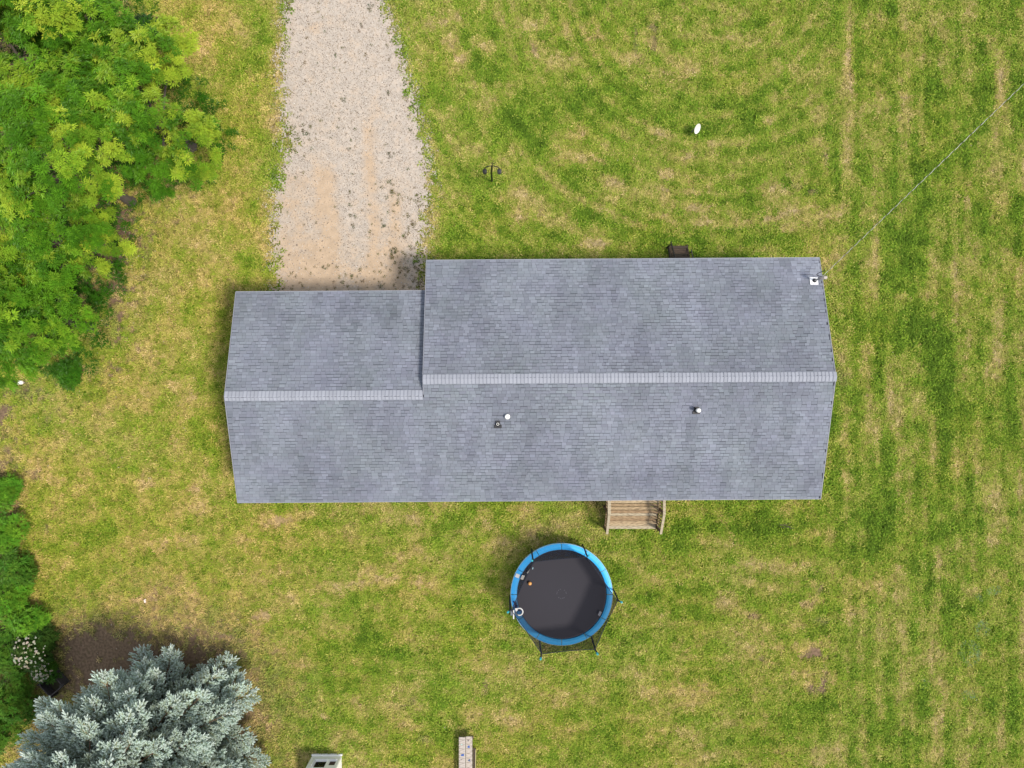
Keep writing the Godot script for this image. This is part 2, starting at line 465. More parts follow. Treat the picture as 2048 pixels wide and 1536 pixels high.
# ---------------------------------------------------------------- gravel drive
func build_drive() -> void:
	var w := 768
	var h := 1536
	var x0 := -11.2
	var x1 := -3.0
	var z0 := -18.0
	var z1 := -3.3
	var fine := FastNoiseLite.new()
	fine.seed = 71
	fine.frequency = 0.14
	fine.fractal_octaves = 3
	var f := fine.get_image(w, h, false, false, false).get_data()
	fine.seed = 72
	fine.frequency = 0.02
	var g := fine.get_image(w, h, false, false, false).get_data()
	var worn := PackedFloat32Array()
	var cw := 96
	var ch := 192
	for j in ch:
		for i in cw:
			var x := lerpf(x0, x1, (i + 0.5) / cw)
			var z := lerpf(z0, z1, (j + 0.5) / ch)
			var u := x * SC + 1024.0
			var v := z * SC + 768.0
			var rut := exp(-pow((u - 655.0 + noise_b.get_noise_2d(0, v) * 20.0) / 20.0, 2.0)) * smoothstep(240.0, 400.0, v) * 0.7
			rut += exp(-pow((u - 741.0 + noise_b.get_noise_2d(90, v) * 20.0) / 14.0, 2.0)) * smoothstep(160.0, 300.0, v) * 0.7
			rut += exp(-pow((u - 790.0) / 18.0, 2.0)) * smoothstep(300.0, 420.0, v) * 0.7
			rut += (1.0 - smoothstep(30.0, 70.0, absf(u - 610.0))) * smoothstep(325.0, 360.0, v) * 0.45
			rut += maxf(0.0, 1.0 - Vector2((u - 622.0) / 26.0, (v - 55.0) / 18.0).length()) * 0.6
			rut += smoothstep(440.0, 560.0, v) * 0.5
			worn.append(clampf(rut + noise_a.get_noise_2d(u * 1.2, v * 1.2) * 0.45, 0.0, 1.0))
	var wi := Image.create_from_data(cw, ch, false, Image.FORMAT_RF, worn.to_byte_array())
	wi.resize(w, h, Image.INTERPOLATE_BILINEAR)
	var wr := wi.get_data().to_float32_array()
	var ca := s2l(243, 231, 219, KALB)
	var cb := s2l(240, 214, 186, KALB)
	var cc := s2l(136, 122, 110, KALB)
	var out := PackedByteArray()
	out.resize(w * h * 3)
	for i in w * h:
		var a: float = f[i] / 127.5 - 1.0
		var b: float = g[i] / 127.5 - 1.0
		var c := ca.lerp(cb, clampf(wr[i] * 1.3 + b * 0.35, 0.0, 1.0))
		c = c.lerp(cc, clampf((a * 1.5 - 0.42) * (1.1 - wr[i]), 0.0, 0.5))
		c = c.linear_to_srgb()
		var k := 1.0 + b * 0.07 + a * 0.06
		out[i * 3] = clampi(int(c.r * k * 255.0), 0, 255)
		out[i * 3 + 1] = clampi(int(c.g * k * 255.0), 0, 255)
		out[i * 3 + 2] = clampi(int(c.b * k * 255.0), 0, 255)
	var m := mat(Color.WHITE, 0.95)
	m.albedo_texture = ImageTexture.create_from_image(Image.create_from_data(w, h, false, Image.FORMAT_RGB8, out))
	m.metallic_specular = 0.2
	var st := SurfaceTool.new()
	st.begin(Mesh.PRIMITIVE_TRIANGLES)
	st.set_normal(Vector3.UP)
	var cell := 0.06
	var nx := int((x1 - x0) / cell)
	var nz := int((z1 - z0) / cell)
	for j in nz:
		for i in nx:
			var x := x0 + i * cell
			var z := z0 + j * cell
			var e := drive_in((x + 0.03) * SC + 1024.0, (z + 0.03) * SC + 768.0)
			if e < -12.0 or (e < 18.0 and rng.randf() > (e + 14.0) / 32.0):
				continue
			for q in [[0, 0], [1, 0], [1, 1], [0, 0], [1, 1], [0, 1]]:
				var px: float = x + q[0] * cell
				var pz: float = z + q[1] * cell
				st.set_uv(Vector2((px - x0) / (x1 - x0), (pz - z0) / (z1 - z0)))
				st.add_vertex(Vector3(px, 0.006 + 0.006 * noise_a.get_noise_2d(px * 300.0, pz * 300.0) + 0.004, pz))
	var dr := put("gravel_driveway", st.commit(), m, self)
	tag(dr, "pale pinkish gravel driveway with sandy wheel ruts leading to the garage", "driveway", "", "structure")
	var fs := st_new()
	quad(fs, Vector3(-9.9, -0.02, -17.9), Vector3(-6.3, -0.02, -17.9), Vector3(-6.9, -0.02, -60.0), Vector3(-10.6, -0.02, -60.0))
	tag(part("gravel_driveway", fs, mat(ca.lerp(cc, 0.2), 0.95), self), "gravel driveway running on away beyond the top of the photo", "driveway", "", "structure")
	# loose stones
	var stone := SphereMesh.new()
	stone.radius = 0.5
	stone.height = 1.0
	stone.radial_segments = 6
	stone.rings = 3
	var where := []
	var tint := []
	var tones := [s2l(246, 238, 228, KALB * 1.1), s2l(222, 208, 196, KALB), s2l(186, 170, 156, KALB), s2l(158, 144, 132, KALB), s2l(228, 210, 188, KALB), s2l(250, 244, 236, KALB * 1.2), s2l(240, 228, 216, KALB), s2l(236, 222, 210, KALB)]
	for n in 60000:
		var x := rf(x0, x1)
		var z := rf(z0, z1)
		var u := x * SC + 1024.0
		var v := z * SC + 768.0
		var e := drive_in(u, v)
		if e < -30.0 or rng.randf() > smoothstep(-34.0, 10.0, e) * 1.05:
			continue
		var wv := worn[clampi(int((z - z0) / (z1 - z0) * ch), 0, ch - 1) * cw + clampi(int((x - x0) / (x1 - x0) * cw), 0, cw - 1)]
		if rng.randf() < wv * 0.85:
			continue
		var size := rf(0.015, 0.038)
		if rng.randf() < 0.04:
			size *= 1.5
		where.append(Transform3D(Basis(rand_dir(), rf(0, TAU)).scaled(Vector3(size * rf(0.8, 1.4), size * 0.7, size)), Vector3(x, 0.012 + size * 0.15, z)))
		var c: Color = tones[rng.randi() % 8]
		var k := rf(0.85, 1.1)
		tint.append(Color(c.r * k, c.g * k, c.b * k))
	var o := many("gravel", stone, vmat(0.95), where, tint, self)
	tag(o, "loose pale and dark gravel stones strewn over the driveway", "gravel", "", "stuff")
	# weeds
	where = []
	tint = []
	var spots := [[741, 17, 0.16], [723, 52, 0.11], [673, 113, 0.08], [690, 198, 0.15], [776, 186, 0.08], [782, 310, 0.18], [820, 259, 0.10], [613, 267, 0.14], [608, 262, 0.1], [779, 366, 0.10], [786, 384, 0.11], [774, 396, 0.1], [698, 300, 0.1], [703, 281, 0.07], [705, 348, 0.07], [768, 454, 0.10], [700, 430, 0.07], [702, 410, 0.07], [708, 455, 0.07], [649, 535, 0.14], [788, 500, 0.14], [785, 505, 0.16], [703, 554, 0.1], [760, 572, 0.1], [680, 140, 0.06], [602, 221, 0.07]]
	for q in spots:
		var p := gp(q[0], q[1])
		for k in int(q[2] * 42):
			var a := rf(0, TAU)
			var r: float = sqrt(rng.randf()) * q[2] * 0.9
			where.append(Transform3D(Basis(Vector3.UP, rf(0, TAU)).scaled(Vector3.ONE * rf(0.5, 1.0)), p + Vector3(cos(a) * r, 0.01, sin(a) * r)))
			tint.append(s2l(rf(90, 130), rf(105, 135), rf(70, 90), KALB))
	for n in 2600:
		var u := rf(545, 860)
		var v := rf(-30, 600)
		var chance := smoothstep(500.0, 590.0, v) * 0.35 + (0.9 if u > 780 and v > 380 and noise_a.get_noise_2d(u * 2.0, v * 2.0) > 0.0 else 0.0) + (0.7 if Vector2(u - 602, v - 280).length() < 34.0 else 0.0) + 0.05
		if u > 800 and v > 500:
			chance = 1.0
		if rng.randf() > chance:
			continue
		where.append(Transform3D(Basis(Vector3.UP, rf(0, TAU)).scaled(Vector3.ONE * rf(0.5, 1.1)), gp(u, v) + Vector3.UP * 0.01))
		tint.append(s2l(rf(110, 150), rf(115, 140), rf(60, 84), KALB))
	o = many("weeds", blade_tuft(90, 7, 0.09, 0.06, 0.02), vmat(0.8, 0.2), where, tint, self)
	tag(o, "small weeds and stray grass sprouting through the gravel driveway", "weeds", "", "stuff")


# ---------------------------------------------------------------- the house
const XL := -10.83
const XM := -3.33
const XR := 12.12
const ZS := 4.596
const ZN := -4.886
const ZG := -3.69
const RZ := -0.197
const RH := 4.43
const GZ := 0.387
const SLOPE := 0.2775
const GH := RH - SLOPE * (GZ - RZ)

func slope_basis(sgn: float) -> Basis:              # x along the eave, z up the slope's fall, y its normal; sgn +1 falls to the south
	var n := Vector3(0, 1, sgn * SLOPE).normalized()
	var z := Vector3(0, -SLOPE * sgn, 1).normalized()
	return Basis(Vector3.RIGHT, n, z)

# one shingle in its own axes: x across, z towards the ridge is -z (sgn +1); origin at the butt's middle on the roof deck
func add_shingle(st: SurfaceTool, t: Transform3D, w: float, e: float, raised: bool, band: bool, sgn: float, c: Color, plain: bool) -> void:
	var y1 := 0.020 if raised else 0.010
	var y0 := 0.004
	var up := -sgn                                   # z direction of the ridge
	var hw := w * 0.5 - 0.003
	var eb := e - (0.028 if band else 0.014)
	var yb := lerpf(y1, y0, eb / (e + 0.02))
	var a := Vector3(-hw, y1, 0); var b := Vector3(hw, y1, 0)
	var p := Vector3(hw, yb, up * eb); var q := Vector3(-hw, yb, up * eb)
	var r := Vector3(hw, y0, up * (e + 0.02)); var s := Vector3(-hw, y0, up * (e + 0.02))
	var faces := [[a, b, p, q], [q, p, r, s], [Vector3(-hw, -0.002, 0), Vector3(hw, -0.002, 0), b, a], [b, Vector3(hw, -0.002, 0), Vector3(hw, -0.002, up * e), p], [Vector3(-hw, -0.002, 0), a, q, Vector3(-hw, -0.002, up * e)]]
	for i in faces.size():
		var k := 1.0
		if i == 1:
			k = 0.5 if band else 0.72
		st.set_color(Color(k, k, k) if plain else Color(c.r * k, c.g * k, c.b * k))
		var f: Array = faces[i]
		if sgn > 0.0:
			quad(st, t * f[0], t * f[1], t * f[2], t * f[3])
		else:
			quad(st, t * f[3], t * f[2], t * f[1], t * f[0])

func roof_tone(x: float, z: float) -> Color:
	var u := x * 52.0 + 1024.0
	var v := z * 52.0 + 768.0
	var k := 1.0 + noise_b.get_noise_2d(u * 1.5, v * 0.8) * 0.17 + noise_a.get_noise_2d(u * 1.1, v * 0.22) * 0.17
	for q in [[1003, 828, 34, 40, -0.14], [1520, 590, 60, 30, -0.14], [1380, 585, 50, 30, -0.08], [1400, 960, 80, 30, -0.13], [1600, 960, 46, 46, -0.15], [1090, 950, 70, 34, -0.13], [1260, 970, 60, 24, -0.15], [765, 620, 30, 34, -0.2], [690, 620, 40, 40, -0.1], [900, 600, 40, 50, -0.08], [960, 550, 40, 40, -0.06], [985, 930, 40, 30, 0.10]]:
		var d := Vector2((u - q[0]) / q[2], (v - q[1]) / q[3]).length()
		k += q[4] * (1.0 - smoothstep(0.3, 1.3, d + noise_a.get_noise_2d(u, v) * 0.5))
	k += 0.06 * smoothstep(760.0, 640.0, v) * 0.0
	if u > 1600 and v < 552 - (u - 1640) * 0.3 and v > 500:
		k = 1.28
	var h := noise_b.get_noise_2d(u * 2.0 + 3000.0, v * 2.0) * 0.05
	var c := s2l(152, 159, 174, KALB * 1.12)
	return Color(c.r * k * (1.0 - h * 0.3), c.g * k * (1.0 + h * 0.4), c.b * k * (1.0 - h))

func build_house() -> void:
	var house := thing("house", "long low house under a grey shingled gable roof, garage wing stepping back on its left", "house", Vector3.ZERO, 0.0066)
	var siding := mat(s2l(226, 226, 222, 0.85), 0.6)
	var trim := mat(s2l(238, 238, 240, 0.8), 0.45)
	var edge := mat(s2l(176, 181, 196, KALB), 0.6)
	var deckm := mat(s2l(78, 82, 96, KALB), 0.95)
	# walls
	var wall := func(x0: float, x1: float, z0: float, z1: float) -> void:
		var ye := RH - SLOPE * (ZS - 0.3 - RZ) - 0.16
		for side in 4:
			var a := Vector3(x0, 0, z1); var b := Vector3(x1, 0, z1)
			if side == 1:
				a = Vector3(x1, 0, z0); b = Vector3(x0, 0, z0)
			elif side == 2:
				a = Vector3(x1, 0, z1); b = Vector3(x1, 0, z0)
			elif side == 3:
				a = Vector3(x0, 0, z0); b = Vector3(x0, 0, z1)
			var out := (b - a).normalized().cross(Vector3.UP)
			var st := st_new()
			for n in 20:
				var y0 := 0.1 + n * (ye - 0.1) / 20.0
				var y1 := 0.1 + (n + 1) * (ye - 0.1) / 20.0
				var p0 := a + Vector3.UP * y0 + out * 0.02
				var p1 := b + Vector3.UP * y0 + out * 0.02
				quad(st, p0, p1, b + Vector3.UP * y1, a + Vector3.UP * y1)
				quad(st, a + Vector3.UP * y0, b + Vector3.UP * y0, p1, p0)
			part("wall", st, siding, house)
	wall.call(XM + 0.3, XR - 0.3, ZN + 0.35, ZS - 0.35)
	wall.call(XL + 0.3, XM + 0.29, ZG + 0.35, ZS - 0.352)
	for g in [[XR - 0.31, RZ, ZN + 0.35, ZS - 0.35, RH], [XM + 0.31, RZ, ZN + 0.35, ZS - 0.35, RH], [XL + 0.31, GZ, ZG + 0.35, ZS - 0.35, GH]]:
		var st := st_new()
		var ye: float = RH - SLOPE * (ZS - 0.3 - RZ) - 0.16
		var a := Vector3(g[0], ye, g[2]); var b := Vector3(g[0], ye, g[3]); var c := Vector3(g[0], g[4] - 0.14, g[1])
		var o := Vector3(0.05 if g[0] < 0 else -0.05, 0, 0)
		tri(st, a, b, c); tri(st, a + o, c + o, b + o)
		part("gable", st, siding, house)
	boxpart("front_door", Vector3(7.3, 1.75, ZN + 0.33), Vector3(0.92, 2.0, 0.06), trim, house)
	boxpart("back_door", Vector3(5.2, 1.75, ZS - 0.33), Vector3(0.92, 2.0, 0.06), trim, house)
	var gd := boxpart("garage_door", Vector3(-6.6, 1.12, ZG + 0.33), Vector3(4.6, 2.15, 0.05), trim, house)
	for n in 4:
		boxpart("door_panel", Vector3(-6.6, 0.33 + n * 0.53, ZG + 0.30), Vector3(4.5, 0.5, 0.03), siding, gd)
	# roof deck
	var st := st_new()
	var slab := func(x0: float, x1: float, zr: float, hr: float, ze: float) -> void:
		var he := hr - SLOPE * absf(ze - zr)
		var a := Vector3(x0, he, ze); var b := Vector3(x1, he, ze); var c := Vector3(x1, hr, zr); var d := Vector3(x0, hr, zr)
		var dn := Vector3.DOWN * 0.10
		if ze < zr:
			var t1 := a; a = b; b = t1
			var t2 := c; c = d; d = t2
		quad(st, a, b, c, d)
		quad(st, d + dn, c + dn, b + dn, a + dn)
		quad(st, a + dn, b + dn, b, a)
		quad(st, b + dn, c + dn, c, b)
		quad(st, d + dn, a + dn, a, d)
	slab.call(XM, XR, RZ, RH, ZS)
	slab.call(XM, XR, RZ, RH, ZN)
	slab.call(XL, XM - 0.001, GZ, GH, ZS)
	slab.call(XL, XM + 0.3, GZ, GH, ZG)
	var roof := part("roof", st, deckm, house)
	roof.set_meta("label", "grey shingled roof")
	# fascia and drip edges
	var fas := func(a: Vector3, b: Vector3, called: String, m: Material, w: float, t: float, off: Vector3) -> void:
		var s := st_new()
		add_beam(s, a + off, b + off, w, t)
		part(called, s, m, house)
	var eN := RH - SLOPE * (RZ - ZN)
	var eS := RH - SLOPE * (ZS - RZ)
	var eG := GH - SLOPE * (GZ - ZG)
	var dn := Vector3.DOWN * 0.075
	for q in [[Vector3(XM, eN, ZN), Vector3(XR, eN, ZN), Vector3(0, 0, -0.014)], [Vector3(XL, eS, ZS), Vector3(XR, eS, ZS), Vector3(0, 0, 0.014)], [Vector3(XL, eG, ZG), Vector3(XM - 0.02, eG, ZG), Vector3(0, 0, -0.014)],
			[Vector3(XR, eN, ZN), Vector3(XR, RH, RZ), Vector3(0.014, 0, 0)], [Vector3(XR, RH, RZ), Vector3(XR, eS, ZS), Vector3(0.014, 0, 0)], [Vector3(XM, eN, ZN), Vector3(XM, RH, RZ), Vector3(-0.014, 0, 0)], [Vector3(XM, RH, RZ), Vector3(XM, GH - 0.02, GZ), Vector3(-0.014, 0, 0)],
			[Vector3(XL, eG, ZG), Vector3(XL, GH, GZ), Vector3(-0.014, 0, 0)], [Vector3(XL, GH, GZ), Vector3(XL, eS, ZS), Vector3(-0.014, 0, 0)]]:
		fas.call(q[0], q[1], "fascia", edge, 0.022, 0.16, q[2] + dn)
		fas.call(q[0], q[1], "drip_edge", edge, 0.03, 0.012, q[2] * 0.6 + Vector3.UP * 0.012)
	# shingles
	var recs := []
	var e := 0.122
	for pl in [[XL, XR, RZ, RH, ZS, 1.0, 0], [XM, XR, RZ, RH, ZN, -1.0, 2], [XL, XM, GZ, GH, ZG, -1.0, 3]]:
		var sgn: float = pl[5]
		var run := absf(pl[4] - pl[2])
		var cs := cos(atan(SLOPE))
		var rows := int(ceil(run / cs / e))
		for k in rows:
			var up := k * e                            # distance up the slope from the eave
			if up > run / cs - 0.06:
				continue
			var x: float = pl[0] + 0.01
			if sgn > 0.0 and pl[4] - (up + e) * cs < GZ + 0.05:
				x = XM + 0.01
			var first := true
			while x < pl[1] - 0.02:
				var w: float = [0.14, 0.18, 0.22, 0.26][rng.randi() % 4]
				if first:
					w = [0.15, 0.2, 0.25][rng.randi() % 3]
					first = false
				w = minf(w, pl[1] - 0.01 - x)
				if w < 0.06:
					break
				var px := x + w * 0.5
				var dist := up + rf(-0.006, 0.006)
				var z: float = pl[4] - sgn * dist * cs
				var hgt: float = pl[3] - SLOPE * absf(z - pl[2])
				var busy := 0.5 + noise_b.get_noise_2d(px * 90.0, z * 90.0) * 0.9 - absf(px - 2.0) * 0.02
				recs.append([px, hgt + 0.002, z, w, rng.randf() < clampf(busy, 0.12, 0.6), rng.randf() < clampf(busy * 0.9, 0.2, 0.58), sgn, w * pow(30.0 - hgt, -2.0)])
				x += w
	var order := range(recs.size())
	order.sort_custom(func(a, b): return recs[a][7] > recs[b][7])
	var single := {}
	for i in order:
		if single.size() >= 300:
			break
		if recs[i][3] > 0.255:
			single[i] = true
	var tones := []
	for n in 6:
		var m := vmat(0.95)
		var k := 0.88 + n * 0.048
		m.albedo_color = s2l(152, 158, 174, KALB * 1.06 * k).linear_to_srgb()
		tones.append(m)
	var shapes := {}
	st = st_new()
	for i in recs.size():
		var q: Array = recs[i]
		var t := Transform3D(slope_basis(q[6]), Vector3(q[0], q[1], q[2]))
		var c := roof_tone(q[0], q[2])
		var k := rf(0.90, 1.10) * (1.05 if q[4] else 0.97)
		if single.has(i):
			var key := "%s %s %s" % [q[4], q[5], q[6]]
			if not shapes.has(key):
				var s := st_new()
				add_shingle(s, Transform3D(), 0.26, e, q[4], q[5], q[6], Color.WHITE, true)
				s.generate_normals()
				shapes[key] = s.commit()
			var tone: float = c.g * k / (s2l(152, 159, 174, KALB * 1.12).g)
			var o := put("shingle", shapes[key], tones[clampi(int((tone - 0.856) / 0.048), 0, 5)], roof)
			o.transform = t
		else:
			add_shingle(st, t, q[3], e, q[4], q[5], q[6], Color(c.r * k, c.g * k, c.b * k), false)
	var rest := part("shingles", st, vmat(0.95), roof)
	rest.set_meta("kind", "stuff")
	# ridge caps
	var capm := []
	for n in 4:
		var cm := vmat(0.9)
		cm.albedo_color = s2l(202, 208, 224, KALB * (0.90 + n * 0.035)).linear_to_srgb()
		capm.append(cm)
	var cs := st_new()
	var hw := 0.18
	var L := 0.15
	for sgn in [-1.0, 1.0]:
		var a := Vector3(0, 0.034, 0); var b := Vector3(L, 0.022, 0)
		var c := Vector3(L, 0.022 - SLOPE * hw, sgn * hw); var d := Vector3(0, 0.034 - SLOPE * hw, sgn * hw)
		var dd := Vector3.DOWN * 0.014
		var e1 := a.lerp(b, 0.18); var e2 := d.lerp(c, 0.18)
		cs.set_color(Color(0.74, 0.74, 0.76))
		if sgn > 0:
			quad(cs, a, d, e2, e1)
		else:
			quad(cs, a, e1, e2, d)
		cs.set_color(Color.WHITE)
		if sgn > 0:
			quad(cs, e1, e2, c, b); quad(cs, a + dd, d + dd, d, a); quad(cs, d + dd, c + dd, c, d)
		else:
			quad(cs, e1, b, c, e2); quad(cs, a, d, d + dd, a + dd); quad(cs, d, c, c + dd, d + dd)
	cs.generate_normals()
	var cap := cs.commit()
	for rr in [[XM - 0.02, XR + 0.02, RH, RZ], [XL - 0.02, XM - 0.03, GH, GZ]]:
		var x: float = rr[0]
		while x < rr[1] - 0.09:
			var o := put("ridge_cap", cap, capm[rng.randi() % 4], roof)
			o.position = Vector3(x, rr[2] + rf(0.0, 0.004), rr[3] + rf(-0.004, 0.004))
			o.rotation.y = rf(-0.008, 0.008)
			x += 0.141
	# vents on the south slope
	var rh := func(z: float) -> float: return RH - SLOPE * (z - RZ)
	var black := mat(Color(0.012, 0.013, 0.018), 0.55)
	var white := mat(Color(0.82, 0.82, 0.8), 0.4)
	var sb := slope_basis(1.0)
	var vent := func(u: float, v: float, kind: int) -> void:
		var p := gp(u, v, 4.05)
		p.y = rh.call(p.z) + 0.02
		var flash := st_new()
		var vs := st_new()
		if kind == 0:
			add_tube(vs, [p, p + Vector3.UP * 0.10], [0.07], 16)
			add_tube(vs, [p + Vector3.UP * 0.10, p + Vector3.UP * 0.13, p + Vector3.UP * 0.16, p + Vector3.UP * 0.17], [0.098, 0.098, 0.075, 0.03], 20)
			var o := part("roof_vent", vs, white, house)
			o.set_meta("label", "round white vent cap")
		elif kind == 1:
			add_tube(vs, [p, p + Vector3.UP * 0.13], [0.062, 0.056], 16, false)
			add_tube(vs, [p + Vector3.UP * 0.13, p + Vector3.UP * 0.13 - Vector3.UP * 0.1], [0.034, 0.034], 16, false)
			add_ring(vs, p + Vector3.UP * 0.13, 0.045, 0.011, 20)
			var o := part("plumbing_vent", vs, mat(Color(0.55, 0.55, 0.53), 0.5), house)
			o.set_meta("label", "open pipe vent on black flashing")
			var s2 := st_new()
			add_tube(s2, [p + Vector3.UP * 0.02, p + Vector3.UP * 0.03], [0.04, 0.04], 12)
			part("pipe_bore", s2, black, o)
			add_box(flash, p + sb.z * 0.10 + sb.y * 0.012, Vector3(0.29, 0.02, 0.12), sb)
			add_box(flash, p - sb.z * 0.03 + sb.y * 0.014, Vector3(0.17, 0.022, 0.2), sb)
			add_tube(flash, [p, p + Vector3.UP * 0.07], [0.1, 0.064], 14)
			part("flashing", flash, black, o)
		else:
			add_tube(vs, [p, p + Vector3.UP * 0.36], [0.055, 0.055], 16, false)
			add_tube(vs, [p + Vector3.UP * 0.24, p + Vector3.UP * 0.36, p + Vector3.UP * 0.39], [0.078, 0.078, 0.055], 16)
			var o := part("plumbing_vent", vs, white, house)
			o.set_meta("label", "white pipe vent standing on black flashing")
			add_box(flash, p + sb.z * 0.10 + sb.y * 0.012, Vector3(0.28, 0.02, 0.10), sb)
			add_box(flash, p - sb.z * 0.03 + sb.y * 0.014, Vector3(0.19, 0.022, 0.2), sb)
			add_tube(flash, [p, p + Vector3.UP * 0.12], [0.105, 0.068], 14)
			part("flashing", flash, black, o)
	vent.call(1014.5, 833.0, 0)
	vent.call(995.0, 848.0, 1)
	vent.call(1391.5, 822.5, 2)
	# service mast
	var nb := slope_basis(-1.0)
	var mp := Vector3(11.80, 0, -3.95)
	mp.y = RH - SLOPE * (RZ - mp.z) + 0.02
	var fl := boxpart("mast_flashing", mp + nb.y * 0.018 + Vector3(-0.02, 0, 0.02), Vector3(0.31, 0.012, 0.31), mat(Color(0.78, 0.79, 0.82), 0.4), house, nb)
	var bt := st_new()
	add_tube(bt, [mp, mp + Vector3.UP * 0.05, mp + Vector3.UP * 0.09], [0.085, 0.08, 0.05], 14)
	part("rubber_boot", bt, black, fl)
	var ms := st_new()
	add_tube(ms, [mp, mp + Vector3(0.0, 0.62, 0.0)], [0.036], 12)
	var mast := part("service_mast", ms, mat(Color(0.25, 0.26, 0.27), 0.45, 0.6), house)
	var wh := st_new()
	var top := mp + Vector3(0, 0.62, 0)
	add_tube(wh, [top + Vector3(-0.02, -0.05, 0), top + Vector3(0, 0.05, 0), top + Vector3(0.05, 0.11, 0), top + Vector3(0.12, 0.10, -0.01), top + Vector3(0.15, 0.03, -0.01)], [0.045, 0.055, 0.066, 0.066, 0.05], 12)
	part("weatherhead", wh, mat(Color(0.34, 0.31, 0.29), 0.6), mast)
	var lp := st_new()
	var loop := []
	for i in 13:
		var a := i / 12.0
		loop.append(top + Vector3(0.13 - 0.28 * sin(a * PI) * (1.0 - 0.25 * a), 0.02 - 0.16 * sin(a * PI), -0.03 - 0.26 * a))
	add_tube(lp, loop, [0.013], 6)
	part("drip_loop", lp, black, mast)
	lp = st_new()
	loop = []
	for i in 9:
		var a := i / 8.0
		loop.append(top + Vector3(0.14 + 0.14 * sin(a * PI * 0.9), 0.0 - 0.35 * sin(a * PI), 0.06 - 0.16 * a))
	add_tube(lp, loop, [0.013], 6)
	part("drip_loop", lp, black, mast)
	var arm := st_new()
	add_tube(arm, [top + Vector3(0, -0.14, 0), top + Vector3(0.09, -0.05, -0.1)], [0.02], 8)
	part("cable_clamp", arm, mat(Color(0.5, 0.5, 0.5), 0.4, 0.7), mast)
	# the cable out to the street
	var cable := thing("service_cable", "twisted pale and dark overhead power cable running from the roof mast to the upper right", "cable", house.transform * (top + Vector3(0.09, -0.05, -0.1)))
	var dir := Vector3(6.25, 1.45, -6.36)
	for k in 2:
		var cst := st_new()
		var pts := []
		var nn := 1300
		var x := dir.cross(Vector3.UP).normalized()
		var y := x.cross(dir.normalized())
		for i in nn + 1:
			var a := i / float(nn) * 4.0
			var ph := a * dir.length() * TAU / 0.40 + k * PI
			pts.append(dir * a + Vector3.UP * (0.02 * a * (a - 4.0)) + (x * cos(ph) + y * sin(ph)) * 0.009)
		add_tube(cst, pts, [0.007 if k == 0 else 0.007], 5)
		part("bare_strand" if k == 0 else "insulated_strand", cst, mat(Color(0.5, 0.49, 0.45), 0.5, 0.1) if k == 0 else mat(Color(0.04, 0.045, 0.05), 0.6), cable)


# ---------------------------------------------------------------- wood
func wood(r: float, g: float, b: float, seed_: int) -> StandardMaterial3D:
	var nt := NoiseTexture2D.new()
	nt.width = 256
	nt.height = 256
	nt.seamless = true
	var nn := FastNoiseLite.new()
	nn.seed = seed_
	nn.frequency = 0.02
	nn.fractal_octaves = 4
	nt.noise = nn
	var gr := Gradient.new()
	gr.set_color(0, s2l(r * 0.6, g * 0.56, b * 0.52, KALB).linear_to_srgb())
	gr.set_color(1, s2l(r * 1.15, g * 1.15, b * 1.15, KALB).linear_to_srgb())
	gr.add_point(0.45, s2l(r, g, b, KALB).linear_to_srgb())
	nt.color_ramp = gr
	var m := StandardMaterial3D.new()
	m.albedo_texture = nt
	m.uv1_triplanar = true
	m.uv1_scale = Vector3(0.7, 5.0, 5.0)
	m.roughness = 0.85
	return m

